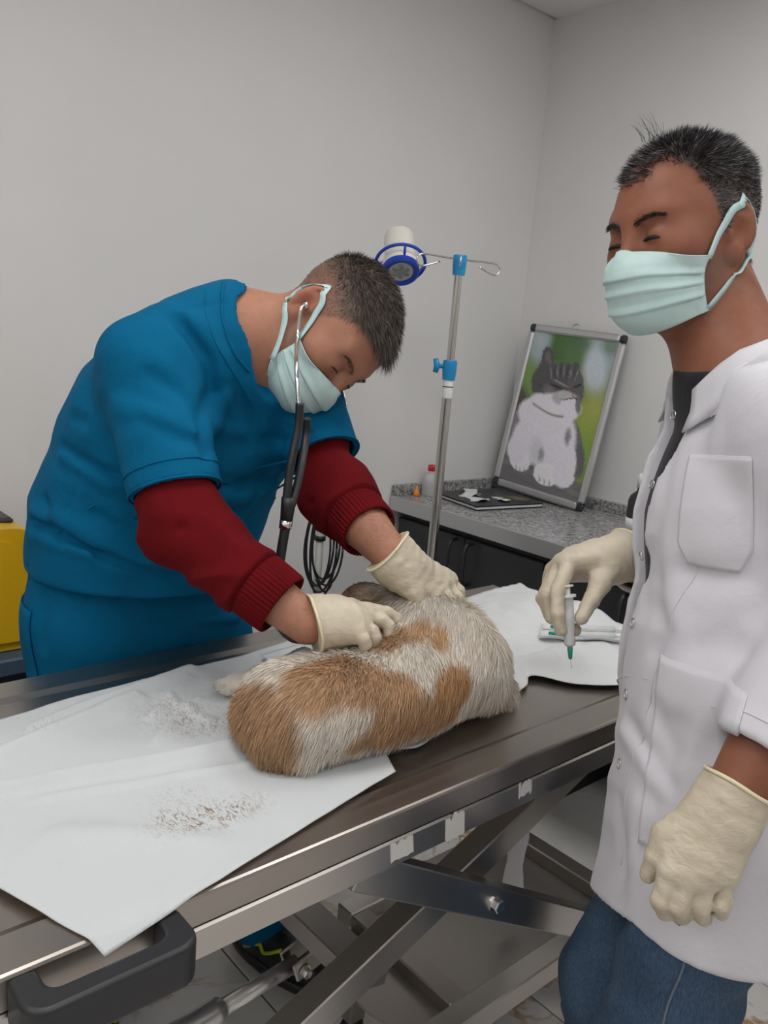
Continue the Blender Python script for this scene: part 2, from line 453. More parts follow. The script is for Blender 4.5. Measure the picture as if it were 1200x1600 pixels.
def m_latex():
    m = mat('latex_glove', (.60, .53, .41), .5, 0, Subsurface_Weight=.12, Subsurface_Radius=(.01, .006, .003)); g = N(m); c = g.co()
    g.color(g.ramp(g.noise(c, 25, 4), [(.3, (.55, .475, .36)), (.7, (.64, .565, .445))]))
    g.bump(g.noise(g.co((1, 1, 2.2)), 55, 3, .5, 1.2), .35, .004).bump(g.noise(c, 260, 2), .08, .0008); return m
M['latex'] = m_latex()
M['latex_edge'] = mat('rolled_latex_edge', (.78, .70, .48), .45, 0, Subsurface_Weight=.1)
def m_mask():
    m = mat('mask_fabric', (.56, .74, .71), .85, 0, Subsurface_Weight=.1); g = N(m); c = g.co()
    g.color(g.ramp(g.noise(c, 60, 3), [(.3, (.55, .72, .69)), (.7, (.61, .77, .74))])); g.bump(g.noise(c, 900, 2), .12, .0004); return m
M['mask'] = m_mask()
M['mask_edge'] = mat('mask_edge', (.48, .66, .63), .85)
M['strap'] = mat('mask_strap', (.52, .72, .73), .85)
def m_paper():
    m = mat('disposable_sheet', (.62, .635, .645), .8, 0, Subsurface_Weight=.05); g = N(m); c = g.co()
    v = g.n('ShaderNodeTexVoronoi', Scale=260); g.l(c, v.inputs['Vector'])
    g.bump(v.outputs['Distance'], .22, .0010).bump(g.noise(c, 9, 4, .6, .5), .35, .012)
    # muddy hair smudges with a shape of their own
    sp = g.noise(g.co((60, 22, 60)), 3.0, 5, .75, 1.5); big = g.attr('Col')
    bw = g.n('ShaderNodeRGBToBW'); g.l(big, bw.inputs[0])
    st = g.math('MULTIPLY', g.ramp(sp, [(.50, g3(0)), (.60, g3(1))]), bw.outputs[0])
    g.color(g.mix(st, (.62, .635, .645), (.24, .15, .085))); return m
M['paper'] = m_paper()
M['paper_plain'] = mat('plain_paper', (.66, .675, .685), .8)
M['tape'] = mat('torn_white_tape', (.66, .65, .63), .7)
def m_skin():
    m = mat('skin', (.5, .3, .2), .52, 0, Specular_IOR_Level=.3, Subsurface_Weight=.10, Subsurface_Radius=(.012, .005, .003), Subsurface_Scale=1.0); g = N(m); c = g.co()
    n = g.noise(c, 70, 4, .6); a = g.attr('Col')
    g.color(g.mix(.5, a, g.ramp(n, [(.3, g3(.84)), (.7, g3(1.12))]), 'MULTIPLY'))
    g.bump(g.noise(c, 420, 3), .12, .0006); return m
M['skin'] = m_skin()
def m_hair(name, rough=.55):
    m = mat(name, (.05, .04, .03), rough); N(m).color(N(m).attr()); return m
def m_attr(name, rough, **kw):
    m = mat(name, (.5, .5, .5), rough, 0, **kw); g = N(m); g.color(g.attr()); return m
M['hair'] = m_attr('hair', .5)
M['fur'] = m_attr('fur', .75, Sheen_Weight=.15)
M['print'] = m_attr('photo_print', .22)
M['eye'] = m_attr('eye', .12)
# ------------------------------------------------------------------ room shell
def struct(name, mb, m, **kw):
    o = mb.build(name, m, **kw); o['kind'] = 'structure'; return o
X0, X1, Y0, Y1 = ROOM_X0, WALL_B, ROOM_Y0, WALL_A
struct('wall_left', MB().box((X0 - .1, Y1, 0), (X1 + .1, Y1 + .1, CEIL + .03)), M['wall'])
struct('wall_right', MB().box((X1, Y0 - .1, 0), (X1 + .1, Y1, CEIL)), M['wall'])
struct('wall_back', MB().box((X0 - .1, Y0 - .1, 0), (X1, Y0, CEIL)), M['wall'])
struct('wall_rear', MB().box((X0 - .1, Y0, 0), (X0, Y1, CEIL)), M['wall'])
# the ceiling board stops short of the left wall, leaving an open joint there
struct('ceiling', MB().box((X0 - .1, Y0 - .1, CEIL), (X1 + .1, Y1 - .009, CEIL + .025)).box((X0 - .1, Y0 - .1, CEIL + .03), (X1 + .1, Y1 + .1, CEIL + .1)), M['ceiling'])
floor = struct('floor', MB().box((X0 - .1, Y0 - .1, -.12), (X1 + .1, Y1 + .1, -.0035)), M['grout'])
TP = .485
def tile_mesh(w, d):
    mb = MB().box((-w / 2, -d / 2, -.010), (w / 2, d / 2, 0), .0015)
    me = bpy.data.meshes.new('tile'); me.from_pydata(mb.v, [], mb.f); me.update(); me.materials.append(M['tile']); return me
tm = {}
xs = [.908 + TP * k for k in range(-7, 6)]; ys = [.975 + TP * k for k in range(-7, 5)]
for i in range(len(xs) - 1):
    for j in range(len(ys) - 1):
        a0, a1 = max(xs[i] + .002, X0), min(xs[i + 1] - .002, X1); b0, b1 = max(ys[j] + .002, Y0), min(ys[j + 1] - .002, Y1)
        if a1 - a0 < .02 or b1 - b0 < .02: continue
        key = (round(a1 - a0, 3), round(b1 - b0, 3))
        if key not in tm: tm[key] = tile_mesh(a1 - a0, b1 - b0)
        t = bpy.data.objects.new('tile', tm[key]); COL.objects.link(t); t.parent = floor; t.location = ((a0 + a1) / 2, (b0 + b1) / 2, 0)
em = bpy.data.materials.new('panel_light'); em.use_nodes = True
em.node_tree.nodes.clear(); _e = em.node_tree.nodes.new('ShaderNodeEmission'); _o = em.node_tree.nodes.new('ShaderNodeOutputMaterial'); em.node_tree.links.new(_e.outputs[0], _o.inputs[0])
_e.inputs[0].default_value = (1.0, .985, .965, 1); _e.inputs[1].default_value = PANEL_POWER
PANEL_AT = ['over the far end of the steel table', 'over the dog on the steel table', 'beyond the yellow case', 'over the near side of the table', 'over the far end of the worktop', 'in the rear corner of the room']
for (px, py), at_ in zip(PANELS, PANEL_AT):
    r = empty('ceiling_light_offscreen', (px, py, CEIL), 'square white ceiling light panel ' + at_, 'ceiling light', 'light panels in the ceiling')
    fr = MB()
    for a, b, c, d in ((-.3, -.3, .3, -.27), (-.3, .27, .3, .3), (-.3, -.27, -.27, .27), (.27, -.27, .3, .27)): fr.box((px + a, py + b, CEIL - .014), (px + c, py + d, CEIL), .002)
    fr.build('frame', M['white_plastic'], r); MB().box((px - .27, py - .27, CEIL - .010), (px + .27, py + .27, CEIL - .002)).build('diffuser_offscreen', em, r)

# ------------------------------------------------------------------ counter along the right wall
CT = .90
def cabinet(yb, ya, label, zb=.105):
    c = empty('base_cabinet', ((1.9 + X1) / 2, (ya + yb) / 2, 0), label, 'cabinet', 'charcoal cabinets under the granite worktop')
    MB().box((1.905, ya + .001, zb), (X1 - .005, yb - .001, CT - .045)).build('body', M['cabinet'], c)
    if zb < .2: MB().box((1.95, ya + .001, 0), (X1 - .005, yb - .001, zb)).build('plinth', M['bench_black'], c)
    ym = (ya + yb) / 2
    for k, (d0, d1) in enumerate(((ym + .0015, yb - .003), (ya + .003, ym - .0015))):
        d = MB().box((1.885, d0, zb), (1.905, d1, CT - .075), .002).build('door', M['cabinet'], c)
        hy = d0 + .032 if k == 0 else d1 - .032
        pts = catmull([(1.886, hy, .815), (1.862, hy, .812), (1.852, hy, .79), (1.850, hy, .75), (1.852, hy, .71), (1.862, hy, .688), (1.886, hy, .685)], 5)
        MB().tube(pts, .0065, 8, up=(0, 1, 0)).build('handle', M['black_plastic'], d, True)
cabinet(2.018, 1.396, 'charcoal two-door base cabinet against the left wall, under the poster')
cabinet(1.394, .772, 'charcoal wall-hung drawer cabinet facing the end of the steel table', .52)
cabinet(.770, .148, 'added unseen charcoal cabinet behind the white-coated person, for a dark reflection in the table edge')  # out of view, added so the table edge reflects something dark
cabinet(.146, -.476, 'added unseen charcoal cabinet at the far end of the granite worktop, for a dark reflection in the table edge')  # second unseen cabinet added to darken the table edge's reflection
w = empty('worktop', (2.15, 1.4, CT - .04), 'speckled grey granite worktop with pale metal front edge under the poster', 'worktop')
MB().box((1.866, -.49, CT - .042), (X1 - .001, 2.0335, CT), .002).build('slab', M['granite'], w)
MB().box((1.852, -.49, CT - .048), (1.866, 2.0335, CT + .001), .002).build('edge_strip', M['alu'], w)
MB().box((1.858, 2.016, CT), (X1 - .02, 2.0335, CT + .036), .002).build('backsplash', M['granite'], w)
MB().box((X1 - .02, -.49, CT), (X1 - .001, 2.0335, CT + .036), .002).build('backsplash', M['granite'], w)

# ------------------------------------------------------------------ framed cat poster leaning on the wall
BL = np.array((2.322, 1.990, .922)); BRc = np.array((2.314, 1.583, .9005)); TL = np.array((2.400, 1.948, 1.505))
pu = unit(BRc - BL); pv = TL - BL; pv = pv - pu * (pv @ pu); PH = np.linalg.norm(pv); pv = pv / PH; PW = np.linalg.norm(BRc - BL); pn = np.cross(pv, pu); pn = pn if pn[0] < 0 else -pn
pr = empty('poster_frame', tuple((BL + BRc) / 2), 'silver snap-frame poster of a grey and white cat leaning on the wall', 'poster')
def P3(u, v, n=0.0): return BL + pu * u + pv * v + pn * n
PM = frame_matrix(BL, pu, pv, np.cross(pu, pv)); sgn = 1 if np.cross(pu, pv) @ pn > 0 else -1
def pbox(u0, v0, u1, v1, n0, n1, bev=.0): 
    a, b = sorted((n0 * sgn, n1 * sgn)); return MB().box((u0, v0, a), (u1, v1, b), bev, PM)
pbox(.004, .004, PW - .004, PH - .004, -.004, .004).build('backing', M['black_plastic'], pr)
FW = .026
for q in ((FW, 0, PW - FW, FW), (FW, PH - FW, PW - FW, PH), (0, FW, FW, PH - FW), (PW - FW, FW, PW, PH - FW)):
    pbox(*q, -.006, .014, .006).build('frame_bar', M['alu'], pr)
for q in ((0, 0, FW, FW), (PW - FW, 0, PW, FW), (0, PH - FW, FW, PH), (PW - FW, PH - FW, PW, PH)):
    pbox(*q, -.006, .0125, .007).build('corner_cap', M['black_plastic'], pr)
MB().torus(tuple(P3(PW * .48, PH + .004, .004)), .012, .003, tuple(pn), 20, 6).build('hanger', M['alu'], pr, True)
def paint_cat():
    nu, nv = 190, 280
    U_, V_ = np.meshgrid(np.linspace(0, 1, nu), np.linspace(0, 1, nv), indexing='ij')
    X = 690 + 410 * U_ - 198 * V_; Y = 95 + 55 * U_ + 690 * V_
    C = np.zeros((nu, nv, 3)); rng = np.random.default_rng(5)
    pts3 = np.stack([X.ravel() * .01, Y.ravel() * .01, np.zeros(X.size)], 1)
    nz = lambda s, o=0: vnoise(pts3 * s + o, 1).reshape(X.shape)
    def lay(m, c): C[:] = C * (1 - m[..., None]) + np.array(c) * m[..., None]
    def blob(x, y, rx, ry, c, a=1.0, soft=1.0, ang=0):
        dx = X - x; dy = Y - y; ca, sa = math.cos(ang), math.sin(ang); q = ((dx * ca + dy * sa) / rx) ** 2 + ((-dx * sa + dy * ca) / ry) ** 2
        lay(a * np.clip((1 + soft * .5 - np.sqrt(q)) / soft, 0, 1) ** 1.3, c)
    C[:] = (.20, .26, .09)
    blob(820, 160, 150, 110, (.07, .16, .05), 1, .9); blob(700, 160, 60, 90, (.42, .50, .55), .9, .9); blob(640, 320, 60, 120, (.20, .34, .10), .9, 1)
    blob(1040, 190, 90, 120, (.36, .46, .50), .9, .9); blob(985, 270, 55, 110, (.58, .64, .70), .95, .7); blob(1060, 170, 40, 40, (.12, .20, .10), .7, 1)
    blob(880, 200, 60, 60, (.10, .20, .08), .8, 1); blob(740, 130, 40, 40, (.50, .56, .60), .6, 1); blob(930, 160, 40, 30, (.10, .18, .10), .8, 1)
    blob(980, 520, 110, 150, (.33, .40, .07), .95, .9); blob(950, 660, 80, 130, (.22, .36, .05), .9, .8); blob(1000, 430, 60, 60, (.42, .42, .12), .6, 1)
    blob(600, 420, 60, 80, (.10, .075, .065), .95, .7); blob(570, 470, 40, 60, (.16, .12, .11), .7, .8)
    # plank ledge
    ed = 640 + (X - 510) * .27; lay(np.clip((Y - ed) / 6, 0, 1), (.17, .165, .17)); lay(np.clip((Y - ed) / 6, 0, 1) * np.clip(nz(3) * .8, 0, 1), (.26, .25, .25))
    st = np.abs(np.sin((Y - X * .29) * .09)); lay(np.clip((Y - ed - 20) / 6, 0, 1) * np.clip(.25 - st, 0, 1) * 2, (.07, .07, .07))
    # body
    fz = nz(12) * 3.5
    def fur(x, y, rx, ry, c, soft=.12, ang=0, a=1.0):
        dx = X - x + fz; dy = Y - y + fz * .6; ca, sa = math.cos(ang), math.sin(ang); q = ((dx * ca + dy * sa) / rx) ** 2 + ((-dx * sa + dy * ca) / ry) ** 2
        m = np.clip((1 + soft * .5 - np.sqrt(q)) / soft, 0, 1) * a; lay(m, c); return m
    W_ = (.82, .80, .88); Wd = (.60, .60, .66); G_ = (.10, .095, .10); Gd = (.045, .042, .045)
    fur(575, 560, 45, 90, (.25, .24, .26), .3, .2); fur(885, 610, 42, 120, (.16, .155, .16), .25, -.05); fur(910, 660, 25, 70, (.13, .13, .13), .4, .1)
    fur(755, 560, 140, 160, W_, .15); fur(640, 600, 75, 130, W_, .2, .35); fur(820, 660, 75, 120, W_, .15); fur(690, 470, 90, 70, W_, .2)
    fur(700, 640, 34, 55, Wd, .9, 0, .6); fur(720, 650, 14, 30, (.22, .21, .23), .9, .2, .7)
    fur(855, 560, 14, 36, (.16, .15, .17), .8, .2, .8)
    fur(610, 690, 52, 46, (.88, .87, .92), .12); fur(590, 640, 50, 60, W_, .3); fur(745, 735, 64, 50, (.88, .87, .92), .12); fur(830, 735, 52, 45, W_, .15)
    for x, y in ((590, 725), (610, 732), (632, 730), (712, 760), (736, 772), (762, 772)): fur(x, y, 3, 15, (.26, .25, .26), .8, .1, .7)
    # head
    fur(745, 330, 72, 85, G_, .15, .3); fur(830, 330, 100, 92, G_, .12); fur(895, 345, 38, 80, (.12, .115, .12), .2)
    fur(757, 225, 32, 55, G_, .15, .08); fur(758, 228, 16, 36, (.17, .15, .15), .5, .08); fur(740, 260, 26, 30, G_, .3); fur(897, 262, 20, 26, G_, .2)
    for k in range(9): fur(775 + 16 * k, 275 + 3 * abs(k - 4), 3, 26 + 5 * (k % 3), Gd if k % 2 else (.28, .27, .27), .8, .15 + .06 * (k - 4), .8)
    for k in range(5): fur(735 + 8 * k, 350 + 12 * k, 40, 3, Gd, .8, .5, .6)
    fur(760, 370, 30, 30, (.24, .23, .24), .8, 0, .6)
    fur(805, 425, 110, 48, W_, .3, .12); fur(840, 395, 62, 34, (.50, .48, .52), .3, .05); fur(720, 420, 55, 40, W_, .3, .3); fur(865, 440, 48, 50, W_, .25); fur(905, 420, 12, 40, (.2, .19, .2), .6)
    fur(800, 345, 34, 6, Gd, .6, .3); fur(905, 340, 22, 6, Gd, .6, -.35); fur(822, 330, 40, 5, (.34, .33, .33), .8, .4, .7)
    fur(878, 355, 17, 11, (.16, .10, .10), .3, .2); fur(882, 378, 3, 18, Gd, .5); fur(855, 396, 28, 3.5, Gd, .6, -.15); fur(895, 394, 12, 3.5, Gd, .6, .5)
    for k in range(4): fur(845, 375 + 8 * k, 45, 1.6, (.62, .6, .64), .6, .15 + .07 * k, .7)
    t = np.clip((X - 680) / 140, 0, 1); cy = 425 + 50 * np.sin(t * 1.6); m = np.exp(-((Y - cy) / 6) ** 2) * ((X > 678) & (X < 835)); lay(m * .8, (.17, .16, .10))
    C[:] *= (1 + .05 * nz(20))[..., None]
    return nu, nv, np.clip(C, 0, 1)
nu, nv, PC = paint_cat()
uu, vv = np.meshgrid(np.linspace(FW - .003, PW - FW + .003, nu), np.linspace(PH - FW + .003, FW - .003, nv), indexing='ij')
G = BL + uu[..., None] * pu + vv[..., None] * pv + pn * .0055
mesh_np('photo_print', G.reshape(-1, 3), grid_faces(nu, nv)[:, ::-1], M['print'], pr, False, PC.reshape(-1, 3))['label'] = 'photo print of a grey tabby and white cat on a plank, green blurred background'

# ------------------------------------------------------------------ things on the worktop
fd = empty('folder', (2.13, 1.86, CT), 'black flat folder lying on the granite worktop under the poster', 'folder')
fc = [(1.995, 1.968), (1.955, 1.735), (2.235, 1.690), (2.300, 1.930)]
MB().prism(fc, CT, CT + .0045).build('cover', M['black_rubber'], fd)
MB().prism([(x * .985 + .032, y * .985 + .027) for x, y in fc], CT + .0045, CT + .012).build('pages', M['paper_plain'], fd)
MB().prism(fc, CT + .012, CT + .0165).build('cover', mat('folder_black', (.016, .016, .018), .45), fd)
for k, (x, y, a, l, wd, lab) in enumerate(((2.11, 1.905, .9, .075, .032, 'torn white paper wrapper on the black folder, nearest the wall'), (2.075, 1.872, .35, .080, .030, 'torn white paper wrapper in the middle of the black folder'), (2.045, 1.80, .1, .070, .034, 'folded white paper wrapper near the front edge of the black folder'), (2.125, 1.775, 1.2, .065, .026, 'small white paper wrapper on the black folder close to the poster'))):
    nn, mm = 10, 6; s_, t_ = np.meshgrid(np.linspace(-1, 1, nn), np.linspace(-1, 1, mm), indexing='ij')
    jag = 1 + .18 * RNG.normal(size=(1, mm)) * (np.abs(s_) > .8)
    lx = s_ * l * .65 * jag; ly = t_ * wd * .68 * (1 + .1 * np.sin(s_ * 5 + k)); z = CT + .0207 + .004 * np.sin(s_ * 3 + k) + .004 * np.abs(t_) ** 2 * np.cos(s_ * 2 + k)
    Gx = np.stack([x + lx * math.cos(a) - ly * math.sin(a), y + lx * math.sin(a) + ly * math.cos(a), z], -1)
    tag(sheet('paper_wrapper', Gx, .0006, M['paper_plain']), lab, 'wrapper', 'torn wrappers on the folder')
tag(MB().prism([(2.165, 1.80), (2.175, 1.735), (2.225, 1.728), (2.215, 1.80)], CT + .0166, CT + .0205).build('card', mat('olive_card', (.12, .11, .05), .6)), 'small olive printed card on the black folder', 'card')
b = empty('specimen_bottle', (1.985, 1.985, CT), 'clear plastic bottle with red cap behind the drip pole', 'bottle')
MB().lathe([(.0, .001), (.026, .0), (.029, .006), (.029, .055), (.024, .07), (.012, .080), (.012, .088)], 24, (1.990, 1.983, CT)).build('body', M['clear'], b, True)
MB().lathe([(.0145, .086), (.0145, .103), (.012, .106), (0, .106)], 20, (1.990, 1.983, CT)).build('cap', M['red_plastic'], b, True)
d = empty('dropper_bottle', (1.935, 1.995, CT), 'tiny orange dropper tip beside the clear bottle', 'dropper')
MB().lathe([(0, 0), (.010, 0), (.011, .006), (.009, .016), (.004, .024), (.002, .036), (0, .038)], 16, (1.935, 1.992, CT)).build('tip', M['orange_plastic'], d, True)
b = empty('spray_bottle', (2.16, 1.285, CT), 'black bottle with white label on the worktop beside the white coat', 'bottle')
MB().lathe([(0, 0), (.032, 0), (.035, .006), (.035, .11), (.030, .125), (.014, .14), (.014, .155)], 24, (2.16, 1.285, CT)).build('body', M['black_plastic'], b, True)
MB().lathe([(.0355, .025), (.0355, .060)], 24, (2.16, 1.285, CT)).build('label_band', M['label_white'], b, True)
MB().lathe([(.017, .150), (.017, .185), (.012, .19), (0, .19)], 20, (2.16, 1.285, CT)).build('cap', M['label_white'], b, True)

# ------------------------------------------------------------------ yellow case on a bench by the left wall
bn = empty('storage_bench', (.1, 1.85, 0), 'low black bench with blue-grey top standing behind the teal-clad person', 'bench')
MB().box((-.45, 1.70, .665), (.640, 2.03, .702), .004).build('top', M['bench_blue'], bn)
MB().box((-.43, 1.72, 0), (.625, 2.03, .665), .004).build('body', M['bench_black'], bn)
yc = empty('carrying_case', (.3, 1.87, .702), 'bright yellow hard plastic case on the low bench', 'case')
poly = []
for cx, cz, r, a0 in ((.545, .895, .075, 0), (.06, .895, .075, 90), (.06, .725, .02, 180), (.598, .725, .02, 270)):
    for k in range(7): a = math.radians(a0 + 15 * k); poly.append((cx + r * math.cos(a), cz + r * math.sin(a)))
CM = Matrix(((1, 0, 0, 0), (0, 0, -1, 0), (0, 1, 0, 0), (0, 0, 0, 1)))
MB().prism(poly, -1.86, -1.745, CM).build('lid', M['yellow_plastic'], yc, auto=40)
MB().prism([(x, z) for x, z in poly], -1.98, -1.864, CM).build('shell', M['yellow_plastic'], yc, auto=40)
cen = np.array((.30, .83)); MB().prism([tuple(cen + (np.array(p) - cen) * np.array((.86, .84))) for p in poly], -1.746, -1.737, CM).build('lid_panel', M['yellow_plastic'], yc, auto=40)
MB().box((.48, 1.80, .964), (.568, 1.90, .980), .006).build('latch', M['black_plastic'], yc)

# ------------------------------------------------------------------ drip stand
IX, IY = 1.636, 1.60
s = empty('drip_stand', (IX, IY, 0), 'steel drip stand with blue clamp and wire hooks by the counter', 'drip stand')
MB().tube([(IX, IY, .09), (IX, IY, 1.335)], .0135, 18).build('lower_pole', M['pole'], s, auto=40)
MB().tube([(IX, IY, 1.2), (IX, IY, 1.60)], .0105, 18).build('upper_pole', M['pole'], s, auto=40)
MB().lathe([(.0137, 1.268), (.0142, 1.27), (.0142, 1.318), (.0137, 1.32)], 20, (IX, IY, 0)).build('measure_label', M['label_white'], s, True)
MB().lathe([(.0145, 1.298), (.0146, 1.2985), (.0146, 1.3005), (.0145, 1.301)], 20, (IX, IY, 0)).build('measure_mark', M['black_plastic'], s, True)
k = MB().lathe([(.012, 1.318), (.0175, 1.318), (.0185, 1.335), (.0190, 1.34), (.0195, 1.363), (.018, 1.370), (.011, 1.371)], 20, (IX, IY, 0)).build('clamp', M['cyan_plastic'], s, auto=40)
dr = -np.array((.743, -.669, 0))
kn = MB().tube([np.array((IX, IY, 1.353)) + dr * a for a in (.012, .034)], .006, 10)
kn.tube([np.array((IX, IY, 1.335)) + dr * .038, np.array((IX, IY, 1.353)) + dr * .034, np.array((IX, IY, 1.372)) + dr * .040], [.007, .009, .007], 10)
kn.build('wing_knob', M['cyan_plastic'], k, True)
MB().lathe([(.011, 1.592), (.0165, 1.592), (.0185, 1.620), (.0185, 1.640), (.017, 1.643), (0, 1.643)], 20, (IX, IY, 0)).build('top_cap', M['cyan_plastic'], s, auto=40)
hx = np.array((.743, -.669, 0))
for sg in (-1, 1):
    o = np.array((IX, IY, 1.632)); q = lambda a, z, o=o, sg=sg: o + (hx * .878 + np.array((.669, .743, 0)) * .479) * sg * a * 1.10 + np.array((0, 0, z))
    pts = catmull([q(.0, 0), q(.05, .001), q(.098, .002), q(.112, -.002), q(.118, -.013), q(.112, -.025), q(.097, -.027), q(.056, -.012)], 6)
    MB().tube(pts, .0026, 8).build('hook', M['chrome'], s, True)
fk = np.array((.669, .743, 0)); o = np.array((IX, IY, 1.632))
MB().tube(catmull([o - fk * .012 + np.array((0, 0, -.01)), o - fk * .026 + np.array((0, 0, .006)), o - fk * .032 + np.array((0, 0, -.008)), o - fk * .022 + np.array((0, 0, -.02))], 6), .0022, 8).build('hook', M['chrome'], s, True)
for a in range(4):
    t = math.radians(45 + 90 * a); c, sn = math.cos(t), math.sin(t)
    MB().tube([(IX, IY, .10), (IX + .07 * c, IY + .07 * sn, .085), (IX + .17 * c, IY + .17 * sn, .055)], .010, 10).build('base_leg', M['chrome'], s, True)
    MB().torus((IX + .17 * c, IY + .17 * sn, .022), .014, .008, (-sn, c, 0), 16, 8).build('castor', M['black_rubber'], s, True)

# ------------------------------------------------------------------ examination lamp on a stand
LX, LY = 1.312, 1.70
la = unit(np.array((0, 0, -1.0)) * .74 - fk * .66 + hx * .10); lc = np.array((1.518, 1.70, 1.602))
s = empty('examination_lamp', (LX, LY, 0), 'white examination lamp with blue guard ring on a pale pole', 'lamp')
MB().lathe([(0, 0), (.12, 0), (.12, .018), (.10, .03), (.02, .045), (.02, .09), (0, .09)], 32, (LX, LY, 0)).build('base', M['cream_metal'], s, auto=40)
MB().tube([(LX, LY, .04), (LX, LY, 1.16)], .0105, 16).build('pole', M['cream_metal'], s, True)
MB().tube([(LX, LY, 1.12), (LX, LY, 1.42)], .0125, 16).build('upper_pole', M['navy_plastic'], s, True)
MB().tube(catmull([(LX, LY, 1.40), (LX + .01, LY + .02, 1.48), (LX + .06, LY + .06, 1.525), (LX + .13, LY + .09, 1.550), (1.505, 1.79, 1.590), tuple(lc - la * .06 + fk * .028)], 8), .008, 10).build('gooseneck', M['navy_plastic'], s, True)
q = Vector((0, 0, 1)).rotation_difference(Vector(la)).to_matrix().to_4x4()
def ll(prof, name, m, par, n=40): return MB().lathe(prof, n, tuple(lc), q).build(name, m, par, auto=35)
hd = ll([(0, -.112), (.034, -.112), (.040, -.107), (.041, -.098), (.041, -.012), (.050, -.004), (.052, .004), (.049, .010), (0, .010)], 'lamp_head', M['white_plastic'], s)
ll([(.045, .004), (.049, .008), (.049, .022), (.044, .026), (.034, .023), (.034, .012)], 'rim', M['blue_plastic'], hd)
ll([(.034, .016), (.033, .019), (0, .019)], 'lens_plate', M['lens_white'], hd)
MB().torus(tuple(lc + la * -.010), .0655, .0045, tuple(la), 48, 10).build('guard_ring', M['blue_plastic'], hd, True)
e1 = unit(np.cross(la, (0.3, 1, 0))); e2 = np.cross(la, e1)
for k in range(4):
    a = math.radians(20 + 90 * k); dv = e1 * math.cos(a) + e2 * math.sin(a)
    MB().tube([lc + la * .010 + dv * .046, lc + la * -.010 + dv * .0655], .0035, 8).build('spoke', M['blue_plastic'], hd, True)
for k in range(7):
    a = math.radians(60 * k); dv = (e1 * math.cos(a) + e2 * math.sin(a)) * (.0175 if k else 0)
    c_ = lc + la * .019 + dv
    MB().lathe([(.0078, 0), (.0075, .003), (.005, .004), (.003, .001), (0, .0005)], 14, tuple(c_), q).build('led', M['glass_dark'], hd, True)
cb = empty('cable_coil', (LX, LY - .02, .84), 'black power cable looped up on the pale lamp pole', 'cable')
for k in range(6):
    w_ = .034 + .003 * (k % 3); h_ = .098 + .010 * (k % 4); cx = LX - .010 + .004 * (k - 2.5); cz = .866 + .008 * ((k * 2) % 3 - 1)
    pts = [(cx + w_ * math.cos(a) * .743 + .004 * k * .1, LY - .018 - .003 * k - w_ * math.cos(a) * .669, cz + h_ * math.sin(a) * (1 + .05 * math.cos(a + k))) for a in np.linspace(0, 2 * math.pi, 41)]
    MB().tube(pts, .0030, 6).build('cable_loop', M['black_rubber'], cb, True)
pts = catmull([(LX - .02, LY - .02, .78), (LX + .0, LY - .03, .745), (LX + .022, LY - .03, .755), (LX + .022, LY - .032, .785), (LX + .004, LY - .03, .792)], 6)
MB().tube(pts, .003, 6).build('cable_end', M['black_rubber'], cb, True)
MB().lathe([(.0155, -.006), (.0155, .006)], 16, (LX, LY, .885)).build('cable_tie', M['black_rubber'], cb, True)

# ------------------------------------------------------------------ examination table
TZ = .87; TX0, TX1, TY0, TY1 = -.17, 1.467, .635, 1.224
T = empty('examination_table', ((TX0 + TX1) / 2, (TY0 + TY1) / 2, 0), 'stainless steel veterinary lift table with scissor legs under the dog', 'table')
FWD = .052
def ring(x0, y0, z0, x1, y1, z1):
    return [(x0, y0, z0), (x1, y0, z1 if False else z0), (x1, y1, z0), (x0, y1, z0)]
def frame_loops(loops):
    """stack of rectangles (x inset, z) bridged into one surface, closed on the inside by the last one"""
    mb = MB(); v = []; f = []
    for (i, z) in loops: v += [(TX0 + i, TY0 + i, z), (TX1 - i, TY0 + i, z), (TX1 - i, TY1 - i, z), (TX0 + i, TY1 - i, z)]
    for k in range(len(loops) - 1):
        for a in range(4): b_ = (a + 1) % 4; f.append((k * 4 + a, k * 4 + b_, k * 4 + 4 + b_, k * 4 + 4 + a))
    n = len(loops) * 4; f.append((n - 4, n - 3, n - 2, n - 1)); return mb.add(v, f)
frame_loops([(.004, TZ - .036), (.0, TZ - .034), (.0, TZ - .004), (.0012, TZ - .0012), (.004, TZ), (FWD, TZ - .001), (FWD + .012, TZ - .006), (FWD + .03, TZ - .0065)]).build('tabletop', M['steel_top'], T)
ap = MB(); ap.box((TX0 + .004, TY0 + .002, TZ - .078), (TX1 - .004, TY0 + .03, TZ - .040), .0025); ap.box((TX0 + .004, TY1 - .03, TZ - .078), (TX1 - .004, TY1 - .002, TZ - .040), .0025)
ap.box((TX0 + .004, TY0 + .03, TZ - .078), (TX0 + .03, TY1 - .03, TZ - .040), .0025); ap.box((TX1 - .03, TY0 + .03, TZ - .078), (TX1 - .004, TY1 - .03, TZ - .040), .0025)
ap.build('lower_frame', M['steel'], T)
MB().box((TX0 + .012, TY0 + .010, TZ - .042), (TX1 - .012, TY1 - .010, TZ - .034)).build('gap_strip', M['steel'], T)
# handle
arc = lambda cx, cy, r, a0, a1, n=7: [(cx + r * math.cos(math.radians(a0 + (a1 - a0) * k / (n - 1))), cy + r * math.sin(math.radians(a0 + (a1 - a0) * k / (n - 1)))) for k in range(n)]
hp = [(.190, .637)] + arc(.212, .604, .022, 180, 270) + arc(.326, .604, .022, 270, 360) + [(.348, .637), (.323, .637)] + arc(.311, .618, .012, 0, -90)  + arc(.227, .618, .012, -90, -180) + [(.215, .637)]
hm = MB().prism(hp, TZ - .048, TZ - .004).build('side_handle', M['black_plastic'], T, auto=45)
bv = hm.modifiers.new('bevel', 'BEVEL'); bv.width = .005; bv.segments = 3; bv.limit_method = 'ANGLE'
